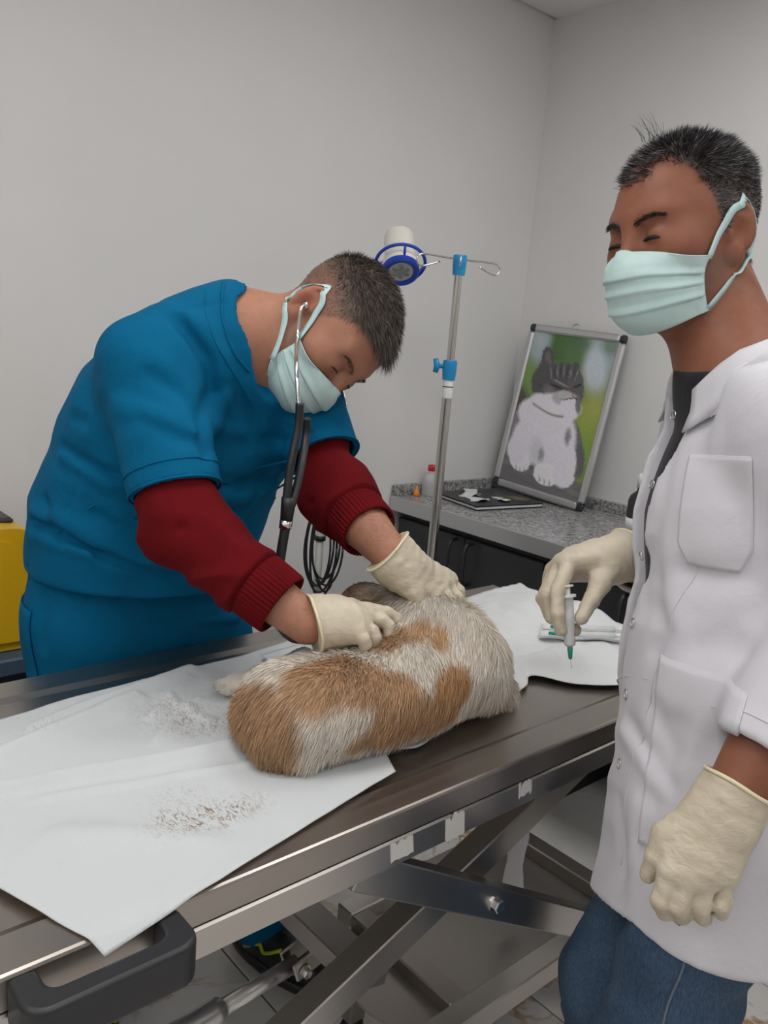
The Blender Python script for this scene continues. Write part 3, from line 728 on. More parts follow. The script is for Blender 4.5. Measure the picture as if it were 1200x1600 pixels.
# scissor arms
def bar(a, b, wid, th, name, m, parent=T, up=(0, 1, 0)):
    a = np.array(a, float); b = np.array(b, float); y = unit(b - a); x = unit(np.cross(y, up)); z = np.cross(x, y)
    return MB().box((-wid / 2, 0, -th / 2), (wid / 2, np.linalg.norm(b - a), th / 2), .002, frame_matrix(a, x, y, z)).build(name, m, parent)
A0, A1 = (.60, .790), (1.42, .300); B0, B1 = (1.21, .780), (-.04, .302)
bar((A0[0], .668, A0[1]), (A1[0], .668, A1[1]), .048, .030, 'scissor_arm', M['steel'])
bar((B0[0], .722, B0[1]), (B1[0], .722, B1[1]), .048, .040, 'scissor_arm', M['steel'])
bar((A0[0], 1.19, A0[1]), (A1[0], 1.19, A1[1]), .048, .030, 'scissor_arm', M['steel_dark'])
def bolt(c, ax, r, name='bolt', par=T):
    qq = Vector((0, 0, 1)).rotation_difference(Vector(ax)).to_matrix().to_4x4()
    mb = MB().lathe([(r * 1.25, 0), (r * 1.25, .002), (r, .002)], 20, c, qq); mb.lathe([(r, .002), (r, .009), (r * .85, .011), (0, .011)], 6, c, qq); return mb.build(name, M['chrome'], par)
bolt((.866, .6528, .633), (0, -1, 0), .0105)
bar((.722, .745, .512), (.722, 1.12, .512), .066, .030, 'cross_beam', M['steel_dark'], T, (0.25, 0, 1))
# linear actuator pushing the cross beam
c0 = np.array((.712, .870, .478)); c1 = np.array((.30, .890, .418)); ad = unit(c1 - c0)
MB().tube([c0 + ad * .03, c0 + ad * .16], .0125, 18).build('actuator_rod', M['alu'], T, True)
MB().tube([c0 + ad * .155, c0 + ad * .16, c0 + ad * .168, c0 + ad * .44], [.014, .0185, .0195, .0195], 20).build('actuator_tube', M['alu'], T, auto=40)
for sy in (-1, 1): bar(c0 + np.array((.012, sy * .017, .012)), c0 + ad * .045 + np.array((0, sy * .017, 0)), .034, .006, 'clevis_plate', M['steel'], T, (0, 1, 0))
bolt(tuple(c0 + ad * .03 + np.array((0, -.021, 0))), (0, -1, 0), .008)
bolt((.320, .638, TZ - .078 - .008), (0, -1, 0), .0065); MB().box((.300, .639, TZ - .100), (.334, .645, TZ - .075), .001).build('bracket', M['steel'], T)
# base frame
bz = .30
for y, xs_ in ((.775, -.08), (1.095, .968)): MB().box((xs_, y - .022, bz - .045), (1.50, y + .022, bz), .003).build('base_rail', M['steel'], T)
for x in (.99, 1.48): MB().box((x - .022, .797, bz - .040), (x + .022, 1.073, bz - .002), .003).build('base_cross_rail', M['steel_dark'], T)
MB().box((1.015, .80, bz - .040), (1.457, 1.072, bz - .034)).build('base_plate', M['steel_dark'], T)
gp = [(.90, .80), (.965, .80), (.965, 1.07), (.90, 1.07), (.875, 1.03), (.862, .98), (.862, .89), (.875, .84)]
MB().prism(gp, bz - .034, bz - .028).build('gusset_plate', M['steel_dark'], T)
for x, y in ((-.05, .775), (1.455, .80), (1.455, 1.07), (.99, 1.07)):
    if True:
        MB().box((x - .02, y - .02, .055), (x + .02, y + .02, bz - .046), .003).build('base_post', M['steel_dark'], T)
        MB().torus((x, y, .030), .018, .012, (0, 1, 0), 18, 8).build('castor', M['black_rubber'], T, True)
# torn tape left on the apron
def tape(x0, x1, z0, z1, seed):
    r = np.random.default_rng(seed); n = 9; mb = MB(); top = [(x0 + (x1 - x0) * i / n, z1 + r.normal() * .003) for i in range(n + 1)]; bot = [(x0 + (x1 - x0) * i / n + .004, z0 + abs(r.normal()) * .004) for i in range(n + 1)]
    mb.prism(top[::-1] + bot, -(TY0 + .0023), -(TY0 + .0012), CM); return mb.build('torn_tape', M['tape'], T)
tape(.628, .665, TZ - .070, TZ - .044, 1); tape(.722, .757, TZ - .078, TZ - .042, 2); tape(.866, .893, TZ - .064, TZ - .042, 6)
# strip of crinkled paper hanging under the table
u_, v_ = np.meshgrid(np.linspace(0, 1, 14), np.linspace(0, 1, 50), indexing='ij')
gx = 1.235 + (u_ - .5) * .030 * (1 + .06 * np.sin(v_ * 80)); gz = TZ - .075 - v_ * (.49 + .02 * u_); gy = .885 - (u_ - .5) * .027 + .004 * np.sin(v_ * 23 + u_ * 3) + .012 * np.sin(v_ * 3)
tag(sheet('hanging_paper_strip', np.stack([gx, gy, gz], -1)[::-1], .0008, M['paper_plain']), 'narrow crinkled white paper strip hanging under the steel table', 'paper strip')
# ------------------------------------------------------------------ disposable sheets on the table
def quad_grid(c, nu, nv):
    """bilinear grid over corners A(u0v0) B(u1v0) C(u1v1) D(u0v1)"""
    u, v = np.meshgrid(np.linspace(0, 1, nu), np.linspace(0, 1, nv), indexing='ij'); c = [np.array(p, float) for p in c]
    return u, v, (c[0] * ((1 - u) * (1 - v))[..., None] + c[1] * (u * (1 - v))[..., None] + c[2] * (u * v)[..., None] + c[3] * ((1 - u) * v)[..., None])
u, v, G2 = quad_grid([(.268, .612), (.688, .700), (.90, 1.150), (.10, 1.080)], 120, 110)
p3 = np.concatenate([G2.reshape(-1, 2), np.zeros((G2.shape[0] * G2.shape[1], 1))], 1)
z = TZ + .0016 + .0055 * (vnoise(p3 * [1, 2.2, 1], 7).reshape(u.shape) * .5 + .5) + .0012 * vnoise(p3, 30).reshape(u.shape)
def ridge(a, b, w, h):
    P = p3.copy(); P[:, 2] = 0; return (h * np.exp(-(seg(P.astype(np.float32), (*a, 0), (*b, 0)) / w) ** 2)).reshape(u.shape)
z += ridge((.22, .93), (.56, .86), .010, .013) + ridge((.26, .98), (.50, 1.06), .016, .015) + ridge((.30, .88), (.60, .80), .006, .005) + ridge((.36, 1.05), (.62, 1.12), .012, .009) + ridge((.42, .70), (.30, .80), .02, .006) + ridge((.50, 1.0), (.60, 1.09), .010, .008) + ridge((.47, .93), (.58, 1.02), .008, .006) + ridge((.56, .95), (.54, 1.06), .008, .006)
z = np.maximum(z, TZ + .0012)
G = np.concatenate([G2, z[..., None]], 2)
ov = np.clip(TY0 - G[..., 1], 0, 1); G[..., 2] -= ov * .45; G[..., 1] += ov * .25
sm_ = lambda a, r: np.exp(-(((G[..., 0] - a[0]) / r[0]) ** 2 + ((G[..., 1] - a[1]) / r[1]) ** 2))
smud = np.clip(1.6 * sm_((.447, .742), (.05, .022)) + .9 * sm_((.40, .76), (.018, .016)) + .8 * sm_((.53, .985), (.05, .05)) + .6 * sm_((.58, .93), (.06, .03)) + .45 * sm_((.36, 1.03), (.03, .02)) + .4 * sm_((.43, .80), (.03, .02)), 0, 1).reshape(-1, 1) * np.ones((1, 3))
tag(sheet('disposable_sheet', G, .0009, M['paper'], None, smud), 'large white disposable sheet soiled with hair under the dog, hanging over the table edge', 'paper sheet')
# crumpled sheet under the dog's chest, running to the far end
rng2 = np.random.default_rng(4)
near = catmull([(.740, .742), (.772, .737), (.86, .765), (.985, .775), (1.060, .790), (1.105, .812), (1.15, .745), (1.26, .690), (1.44, .72)], 14); far = [(.74 + (1.485 - .74) * k / (len(near) - 1), 1.10 + .06 * k / (len(near) - 1)) for k in range(len(near))]
n1 = len(near); m1 = 60; G = np.zeros((n1, m1, 3))
for i in range(n1):
    for j in range(m1):
        t = j / (m1 - 1); G[i, j, :2] = np.array(near[i]) * (1 - t) + np.array(far[i]) * t
pp = G.reshape(-1, 3).copy()
h_ = .007 + .020 * np.clip(vnoise(pp * [1, 1.3, 1] + 3.3, 11) + .2, 0, 1) + .006 * np.abs(vnoise(pp, 26)) + .002 * vnoise(pp, 60)
h_ = h_.reshape(n1, m1); tt = np.linspace(0, 1, m1)[None]; uu_ = np.linspace(0, 1, n1)[:, None]
h_ *= sstep(0, .14, tt) * .9 + .1; h_ *= .15 + .85 * sstep(.30, .5, uu_)
G[..., 2] = TZ + .0024 + h_ + .030 * np.exp(-((G[..., 0] - 1.36) / .10) ** 2 - ((G[..., 1] - 1.02) / .10) ** 2)
G[..., 2] += .009 * sstep(.03, -.01, G[..., 0] - (.688 + (G[..., 1] - .70) * .471))      # lies over the edge of the large sheet
S2 = G.reshape(-1, 3).copy()
def on_sheet(x, y): return S2[((S2[:, 0] - x) ** 2 + (S2[:, 1] - y) ** 2 < .012 ** 2), 2].max()
tag(sheet('disposable_sheet', G, .0009, M['paper_plain']), 'crumpled white disposable sheet bunched up at the far end of the table', 'paper sheet')
# wrapped syringes on the crumpled sheet
for k, (x, y, a, lab) in enumerate(((1.295, .845, -.78, 'wrapped green-hubbed syringe lying on the crumpled sheet, outermost'), (1.330, .868, -.74, 'wrapped green-hubbed syringe lying on the crumpled sheet, beside its twin'))):
    w = empty('wrapped_syringe', (x, y, TZ + .03), lab, 'syringe', 'wrapped syringes on the sheet')
    d = np.array((math.cos(a), math.sin(a), 0)); n = np.array((-d[1], d[0], 0)); ends = [on_sheet(x + d[0] * e, y + d[1] * e) for e in (-.075, 0, .075)]; sl_ = (ends[2] - ends[0]) / .15
    c = np.array((x, y, max(ends[1], (ends[0] + ends[2]) / 2) + .0095)); d = unit(d + np.array((0, 0, sl_)))
    nn, mm = 16, 6; s_, t_ = np.meshgrid(np.linspace(-1, 1, nn), np.linspace(-1, 1, mm), indexing='ij')
    sheet('wrapper', c + s_[..., None] * d * .085 + t_[..., None] * n * .014 + np.array((0, 0, 1)) * (.002 * np.sin(s_ * 6 + k) - .010 * (1 - t_ ** 2))[..., None], .0006, M['paper_plain'], w)
    MB().tube([c + d * a_ + np.array((0, 0, .001)) for a_ in (-.045, .055)], .0058, 12).build('barrel', M['syringe'], w, True)
    MB().tube([c + d * a_ + np.array((0, 0, .001)) for a_ in (-.068, -.047)], [.0030, .0045], 10).build('needle_hub', M['green_hub'], w, True)
    MB().tube([c + d * a_ + np.array((0, 0, .001)) for a_ in (.055, .075)], .0040, 10).build('plunger', M['label_white'], w, True)

# ------------------------------------------------------------------ dog
DG = empty('dog', (.75, .82, TZ), 'small white and tan dog lying curled on its side on the steel table', 'dog')
def dog_f(P):
    d = ell(P, (.612, .820, .928), (.070, .078, .057))
    d = sm(d, ell(P, (.715, .806, .932), (.120, .086, .064)), .045)
    d = sm(d, ell(P, (.825, .803, .942), (.100, .080, .072)), .05)
    d = sm(d, ell(P, (.915, .800, .940), (.058, .070, .068)), .05)
    d = sm(d, ell(P, (.865, .825, .985), (.062, .056, .056)), .05)                             # withers
    d = sm(d, rc(P, (.862, .84, .985), (.846, .900, .992), .052, .044), .04)                  # neck turning to the far side
    d = sm(d, ell(P, (.830, .945, .994), (.052, .043, .044), np.array(((.90, -.42, 0), (.42, .90, 0), (0, 0, 1.0)))), .03)   # head
    d = sm(d, rc(P, (.815, .950, .970), (.752, .940, .935), .032, .022), .02)                  # muzzle
    d = sm(d, ell(P, (.835, .912, 1.000), (.034, .012, .030), np.array(((.96, -.2, .2), (.2, .97, 0), (-.2, 0, .97)))), .010)    # ear flap
    d = sm(d, rc(P, (.620, .855, .918), (.690, .950, .900), .050, .034), .04)                  # hind leg: thigh, shank, paw
    d = sm(d, rc(P, (.690, .950, .900), (.772, 1.022, .893), .030, .018), .02)
    d = sm(d, rc(P, (.778, 1.030, .894), (.668, 1.008, .890), .017, .016), .012)
    d = sm(d, ell(P, (.640, 1.008, .889), (.026, .022, .016)), .010)
    for ty in (-.012, 0, .012): d = sm(d, ell(P, (.620, 1.008 + ty, .887), (.013, .0075, .011)), .004)
    d = sm(d, rc(P, (.930, .795, .920), (.972, .778, .892), .040, .020), .03)                  # folded fore leg
    d = sm(d, rc(P, (.968, .785, .892), (.978, .830, .890), .022, .018), .03)
    d = sm(d, rc(P, (.560, .80, .905), (.590, .765, .890), .016, .010), .03)                   # tucked tail
    d = d - .003 * vnoise(P, 22)
    return smx(d, (TZ + .005) - P[:, 2], .010)
DV, DQ = sdf_mesh(dog_f, (.46, .66, .855), (1.08, 1.10, 1.10), .0045)
WHT = np.array((.80, .74, .66)); GRW = np.array((.56, .49, .41)); TAN = np.array((.50, .305, .165)); TAN2 = np.array((.42, .23, .105)); BRN = np.array((.14, .075, .035)); GRY = np.array((.14, .12, .105))
def dog_col(P):
    n = vnoise(P, 14); n2 = vnoise(P + 7, 45); Pn = P + np.stack([n, vnoise(P + 3, 14), vnoise(P + 5, 14)], 1) * .012
    C = WHT + (GRW - WHT) * np.clip(.25 + n2 * .5, 0, 1)[:, None]
    def patch(c, r, colr, soft=.25, a=1.0):
        nonlocal C
        q = np.linalg.norm((Pn - np.array(c)) / np.array(r), axis=1); m = a * np.clip((1 + soft / 2 - q) / soft, 0, 1); C = C * (1 - m[:, None]) + colr * m[:, None]
    patch((.525, .80, .935), (.055, .20, .20), TAN * .88, .3); patch((.548, .80, .97), (.036, .10, .05), TAN * .9, .4)
    patch((.612, .775, .998), (.042, .050, .050), TAN, .3); patch((.662, .765, .998), (.055, .055, .050), TAN, .3); patch((.708, .730, .975), (.040, .050, .045), TAN, .3)
    patch((.735, .705, .935), (.040, .05, .045), TAN, .35); patch((.694, .705, .928), (.040, .04, .032), TAN, .35); patch((.655, .71, .912), (.022, .03, .018), TAN, .5)
    patch((.800, .705, .945), (.036, .04, .055), TAN2 * 1.1, .3); patch((.825, .715, .968), (.036, .04, .035), TAN2 * 1.15, .3); patch((.782, .715, .915), (.030, .03, .03), TAN, .4)
    patch((.765, .812, 1.015), (.036, .022, .025), TAN, .35); patch((.794, .794, 1.029), (.030, .020, .02), TAN, .35); patch((.822, .768, 1.020), (.022, .018, .02), TAN * 1.05, .4)
    patch((.835, .955, .99), (.085, .060, .06), BRN, .4); patch((.815, .900, 1.020), (.022, .022, .020), np.array((.26, .13, .035)), .9, .8)
    patch((.752, .94, .93), (.05, .05, .05), BRN * .8, .4)
    patch((.690, .945, .90), (.06, .05, .05), TAN * .85, .5); patch((.765, 1.03, .895), (.050, .030, .035), GRY, .4); patch((.700, 1.015, .895), (.045, .025, .03), GRY * 1.7, .8, .8); patch((.632, 1.008, .888), (.035, .035, .025), WHT * .9, .5)
    patch((.86, .84, 1.04), (.05, .05, .025), GRW * .8, 1.0, .6)
    return C * (1 + .12 * n2[:, None])
mesh_np('body', DV, DQ, M['fur'], DG, True, dog_col(DV))
nf = 75000
FP = sample_surface(DV, DQ, nf); FN = grad(dog_f, FP, .003)
k_ = FP[:, 2] > TZ + .012; FP, FN = FP[k_], FN[k_]
flow = np.stack([-np.ones(len(FP)), np.zeros(len(FP)), np.zeros(len(FP))], 1)
hd_ = np.exp(-((FP - np.array((.86, .85, 1.02))) ** 2).sum(1) / .05 ** 2)[:, None]
flow = flow + hd_ * np.array((.5, -1.2, -.6)) + np.array((0, -.25, -.65)) * sstep(.90, .80, FP[:, 1])[:, None] + np.stack([vnoise(FP, 9), vnoise(FP + 4, 9), vnoise(FP + 8, 9)], 1) * .7 + RNG.normal(size=FP.shape) * .18
rgt = sstep(.90, .96, FP[:, 0])[:, None]; flow = flow * (1 - rgt) + rgt * np.array((.3, -.5, -1.0))
flow = flow - FN * (flow * FN).sum(1, keepdims=True)
dirs = FN * (.30 + .15 * RNG.random((len(FP), 1))) + flow
fur_l = .015 + .008 * RNG.random(len(FP)) + .006 * rgt[:, 0]
shortm = np.clip(1.2 * np.exp(-(((FP - np.array((.81, .955, .98))) / .055) ** 2).sum(1)) + sstep(.90, .95, FP[:, 1]), 0, 1); fur_l *= 1 - .62 * shortm
strands('fur', FP - FN * .001, dirs, fur_l, .00055 + .0003 * RNG.random(len(FP)), np.clip(dog_col(FP) * (.82 + .42 * RNG.random((len(FP), 1))), 0, 1), M['fur'], DG, bend=np.tile((0, 0, -.18), (len(FP), 1)))
# ------------------------------------------------------------------ people: shared parts
def head_f(q, browk=1.0):
    qs = q.copy(); qs[:, 0] = np.abs(qs[:, 0])
    d = ell(q, (0, -.014, .040), (.077, .098, .088))
    d = sm(d, ell(q, (0, .028, .004), (.068, .070, .092)), .03)
    d = sm(d, ell(q, (0, .028, -.060), (.061, .060, .058)), .03)
    d = sm(d, ell(q, (0, .078, -.098), (.026, .021, .018)), .035)
    d = sm(d, rc(qs, (0, .088, .026), (.045, .072, .030), .012, .010), .016)
    d = smx(d, -ell(qs, (.032, .106, .003), (.020, .022, .0145)), .012)
    d = sm(d, ell(qs, (.032, .0790, .003), (.0152, .0138, .0125)), .003); d = sm(d, rc(qs, (.022, .0895, -.003), (.042, .0870, -.004), .0022, .0018), .002)
    d = sm(d, rc(q, (0, .092, .012), (0, .110, -.028), .0085, .0110), .014)
    d = sm(d, rc(qs, (.004, .104, -.034), (.014, .097, -.036), .0100, .009), .006)
    d = sm(d, ell(qs, (.046, .060, -.018), (.022, .024, .020)), .03)
    d = sm(d, ell(q, (0, .090, -.068), (.026, .012, .012)), .012)
    # ear
    b = np.array((.42, -.90, 0)); b /= np.linalg.norm(b); up = unit((0.08, -.18, .98)); up = unit(up - b * (b @ up)); n = np.cross(b, up); n = n if n[0] > 0 else -n
    e = qs - np.array((.0705, -.002, -.004), np.float32); E3 = np.stack([e @ b.astype(np.float32), e @ n.astype(np.float32), e @ up.astype(np.float32)], 1)
    near_ = np.linalg.norm(e, axis=1) < .08
    if near_.any():
        Q_ = E3[near_]
        ed = ell(Q_, (.014, -.001, .002), (.019, .0050, .031)); ed = sm(ed, ell(Q_, (.006, .001, -.027), (.010, .0050, .012)), .008)
        pts = [(.014 + .0175 * math.cos(a), .003, .003 + .030 * math.sin(a)) for a in np.radians(np.linspace(-55, 205, 10))]
        hx_ = np.minimum.reduce([rc(Q_, pts[i], pts[i + 1], .0040, .0040) for i in range(9)])
        ed = sm(ed, hx_, .004)
        an = [(.018 + .009 * math.cos(a), .003, -.001 + .016 * math.sin(a)) for a in np.radians(np.linspace(-60, 100, 6))]
        ed = sm(ed, np.minimum.reduce([rc(Q_, an[i], an[i + 1], .0032, .0032) for i in range(5)]), .005)
        ed = smx(ed, -ell(Q_, (.010, .006, -.003), (.0095, .0065, .013)), .004)
        ed = sm(ed, ell(Q_, (.001, .004, -.006), (.004, .004, .006)), .004)
        dd = d[near_]; d = d.copy(); d[near_] = sm(dd, ed, .006)
    return d
def head_frame(c, y, z, s):
    y = unit(y); z = np.array(z, float); z = unit(z - y * (z @ y)); x = np.cross(y, z); return np.array(c, float), np.stack([x, y, z], 1), s
def to_l(P, H): return ((P - H[0].astype(np.float32)) @ H[1].astype(np.float32) / H[2]).astype(np.float32)
def to_w(q, H): return np.asarray(q) * H[2] @ H[1].T + H[0]
def face_mask(H, parent, bf):
    out_w = lambda c, off, it=4: to_l(push_out(bf, to_w(c, H), off, it), H)
    nu, nv = 61, 49
    u, v = np.meshgrid(np.linspace(-1, 1, nu), np.linspace(0, 1, nv), indexing='ij'); th = u * np.radians(78)
    fy = np.interp(v, [0, .10, .2, .45, .7, .88, 1], [.108, .123, .127, .126, .118, .107, .090]); zm = np.interp(v, [0, .3, .7, 1], [-.016, -.046, -.094, -.119]); zs = -.036 - v * .060
    k = np.cos(th) ** 1.2; z = zm * k + zs * (1 - k)
    q = np.stack([np.sin(th) * (.071 - .006 * v), .016 + (fy - .016) * np.cos(th) ** .85, z], -1).reshape(-1, 3)
    q = push_out(head_f, q, .0035, 5).astype(float).reshape(nu, nv, 3)
    for _ in range(34):
        q[1:-1, 1:-1] = .5 * q[1:-1, 1:-1] + .125 * (q[2:, 1:-1] + q[:-2, 1:-1] + q[1:-1, 2:] + q[1:-1, :-2]); q[1:-1, 0] = .5 * q[1:-1, 0] + .25 * (q[2:, 0] + q[:-2, 0])
    q = push_out(head_f, q.reshape(-1, 3), .0016, 3).astype(float)
    sd_ = sstep(.55, .85, np.abs(u)).reshape(-1, 1); q = q + sd_ * (out_w(q, .0026, 5) - q)
    nrm = grad(head_f, q, .006); pl = np.zeros_like(v)
    for c in (.30, .50, .70): s_ = (v - c) / .10; pl += .0034 * np.where((s_ > -1) & (s_ < 0), 1 + s_, 0) * (np.abs(u) < .97)
    pl += .0012 * np.sin(v * 9 + u * 4) * (np.abs(u) < .9)
    q = q + nrm * (pl.reshape(-1, 1) + .001)
    o = sheet('face_mask', to_w(q, H).reshape(nu, nv, 3)[::-1], .0010, M['mask'], parent); o['label'] = 'pale mint pleated surgical mask'
    g = q.reshape(nu, nv, 3)
    for name, line in (('hem', g[:, 0]), ('hem', g[:, -1]), ('side_hem', g[0]), ('side_hem', g[-1])):
        MB().tube([tuple(p) for p in to_w(line, H)], .0012, 6).build(name, M['mask_edge'], o, True)
    for sx in (-1, 1):
        e = g[-1] if sx > 0 else g[0]
        for pts in ([e[1], (sx * .075, .012, .004), (sx * .0775, -.006, .024), (sx * .0795, -.022, .030), (sx * .080, -.036, .016), (sx * .077, -.040, -.006)],
                    [e[-2], (sx * .070, .002, -.066), (sx * .073, -.018, -.044), (sx * .076, -.034, -.024), (sx * .077, -.040, -.006)]):
            c = np.array(catmull([np.array(p) for p in pts], 6)); c0_ = c.copy(); c = out_w(c, .0026, 5); c[0] = c0_[0]; nn = grad(head_f, c, .006)
            # flat ribbon
            t = np.gradient(c, axis=0); sd = np.cross(t, nn); sd /= np.linalg.norm(sd, axis=1, keepdims=True) + 1e-9
            R_ = np.stack([c - sd * .0050, c + sd * .0050], 1); sheet('strap', to_w(R_.reshape(-1, 3), H).reshape(len(c), 2, 3), .0008, M['strap'], o)
def scalp(V, Q, H, amt, n, length, flow, colr, name, parent, width=.00035, lift=.5):
    """hair strands on the head where amt(local) > random"""
    P = sample_surface(V, Q, n); q = to_l(P, H); a = amt(q); k = RNG.random(len(q)) < a; q = q[k]; nrm = grad(head_f, q, .004)
    nrm_w = nrm @ H[1].T; L = length(q) * (.65 + .6 * RNG.random(len(q))); fl = flow(q); fl = fl - nrm * (fl * nrm).sum(1, keepdims=True)
    d = nrm * lift + fl + RNG.normal(size=q.shape) * .16
    return strands(name, to_w(q, H) - nrm_w * .001, d @ H[1].T, L, np.full(len(q), width), colr(q), M['hair'], parent, bend=fl @ H[1].T * .25)
def eyes(H, parent, dark=(.02, .015, .012), lash=1.0):
    for sx in (-1, 1):
        c = np.array((sx * .032, .0785, .003)); 
        mb = MB().lathe([(0, -.0125), (.0062, -.0108), (.0108, -.0062), (.0125, 0), (.0108, .0062), (.0062, .0108), (0, .0125)], 16, tuple(to_w(c, H))); o = mb.build('eye', mat('dark_eye', dark, .15), parent, True)
        pts = np.array([c + np.array((sx * .0150 * math.sin(a), .030, -.0040 - .0028 * abs(math.sin(a)) ** 2)) for a in np.radians(np.linspace(-66, 66, 9))]); pts = march(head_f, pts, (0, -1, 0), .0002, 40)
        MB().tube([tuple(to_w(p, H)) for p in pts], [lash * r_ for r_ in (.0005, .0010, .0014, .0016, .0016, .0016, .0014, .0010, .0005)], 6).build('eyelashes', mat('lash', (.012, .009, .008), .6), parent, True)
def eyebrows(H, parent, col, n=200):
    q = []; d = []
    for sx in (-1, 1):
        t = RNG.random(n); x = .012 + .038 * t; z = .0175 + .009 * np.sin(t * 2.4) + RNG.normal(size=n) * .0020 * (1.2 - t * .6); q.append(np.stack([sx * x, np.full(n, .105), z], 1)); d.append(np.stack([sx * np.ones(n), np.zeros(n), .35 - t * .9], 1))
    q = np.concatenate(q); d = np.concatenate(d); q = march(head_f, q, (0, -1, 0), .0003, 40); nn = grad(head_f, q)
    strands('eyebrows', to_w(q, H), (d + nn * .35) @ H[1].T, .006 + .003 * RNG.random(len(q)), np.full(len(q), .00025), np.tile(col, (len(q), 1)) * (.7 + .6 * RNG.random((len(q), 1))), M['hair'], parent)
MCP = [(.030, .090, 0), (.010, .094, .003), (-.010, .089, .001), (-.028, .080, -.004)]
PHL = [(.042, .025, .020), (.046, .029, .021), (.042, .027, .021), (.033, .020, .018)]
FR = [.0100, .0102, .0098, .0088]
def hand_curl(W, x, y, z, fl, thumb, s=1.0):
    """joints of a hand from flexion angles; x thumb side, y along fingers, z back of the hand"""
    W = np.array(W, float); B = np.stack([unit(x), unit(y), unit(z)], 0); w = lambda p: W + (np.array(p) * s) @ B
    F_ = []
    for i in range(4):
        p = np.array(MCP[i], float); pts = [w(p)]; a = 0
        for k in range(3):
            a += math.radians(fl[i][k]); sp = math.radians(fl[i][3])
            p = p + PHL[i][k] * np.array((math.sin(sp) * math.cos(a), math.cos(sp) * math.cos(a), -math.sin(a))); pts.append(w(p))
        F_.append(pts)
    return F_, [w(p) for p in thumb]
def hand_field(W, F_, TH, s=1.0, palm_n=None):
    """continuous hand: palm, four fingers, thumb; F_ = 4 joint chains starting at the knuckles"""
    W = np.array(W, float); kn = [np.array(f[0]) for f in F_]; cross = (kn[0] - kn[3]); wr = [W + cross * t for t in (.28, .10, -.10, -.26)]
    mid = (kn[1] + kn[2]) / 2; pn = unit(palm_n) if palm_n is not None else unit(np.cross(cross, mid - W))
    def f(P):
        d = None
        for i in range(4):
            e = rc(P, wr[i], kn[i], .0185 * s, .0125 * s); d = e if d is None else sm(d, e, .020 * s)
        d = sm(d, rc(P, W * .55 + mid * .45 - pn * .010 * s, W * .3 + mid * .7 - pn * .008 * s, .020 * s, .018 * s), .02 * s)
        d = sm(d, rc(P, W + cross * .22 - pn * .006 * s, TH[1], .018 * s, .0135 * s), .018 * s)
        t = rc(P, TH[0], TH[1], .0150 * s, .0130 * s)
        for a, b, r0, r1 in zip(TH[1:-1], TH[2:], (.0128, .0115), (.0115, .0092)): t = sm(t, rc(P, a, b, r0 * s, r1 * s), .004)
        d = sm(d, t, .008 * s)
        for i in range(4):
            g = None
            for k in range(3):
                r0 = FR[i] * s * (1.08 - .09 * k); e = rc(P, F_[i][k], F_[i][k + 1], r0, r0 * .90); g = e if g is None else sm(g, e, .003)
            d = sm(d, g, .0035 * s)
        return d
    return f
def glove(W, F_, TH, cuff_a, cuff_b, ra, rb, parent, palm_n=None, s=1.0, h=.0024):
    hf = hand_field(W, F_, TH, s, palm_n); ca = np.array(cuff_a, float); cb = np.array(cuff_b, float); ax = unit(cb - ca)
    def f(P):
        d = sm(hf(P), rc(P, ca, cb, ra, rb), .018 * s)
        t = (P - ca.astype(np.float32)) @ ax.astype(np.float32)
        w = np.sin(t * 420 + 5 * vnoise(P, 30)) * .0003 + .0010 * vnoise(P, 60) + .0008 * vnoise(P, 130)
        d = d - w
        return np.maximum(d, -(t - .0))
    al = np.array([*[p for c in F_ for p in c], *TH, W, ca, cb]); lo = al.min(0) - .055; hi = al.max(0) + .055
    V, Q = sdf_mesh(f, lo, hi, h); o = mesh_np('glove', V, Q, M['latex'], parent, True); o['label'] = 'cream latex glove'
    e1 = unit(np.cross(ax, (.3, .2, 1))); e2 = np.cross(ax, e1); pts = []
    for a in np.linspace(0, 2 * math.pi, 37)[:-1]:
        dv = e1 * math.cos(a) + e2 * math.sin(a); r = np.linspace(.01, ra * 1.6, 60); S_ = ca + ax * .001 + r[:, None] * dv; fv = f((S_ + ax * .0015).astype(np.float32)); k = np.argmax(fv > 0); pts.append(ca + dv * r[k] + ax * .001 * math.sin(3 * a))
    pts.append(pts[0]); MB().tube(pts, .0021, 8, cap=False, up=tuple(ax)).build('rolled_cuff', M['latex_edge'], o, True)
    return f
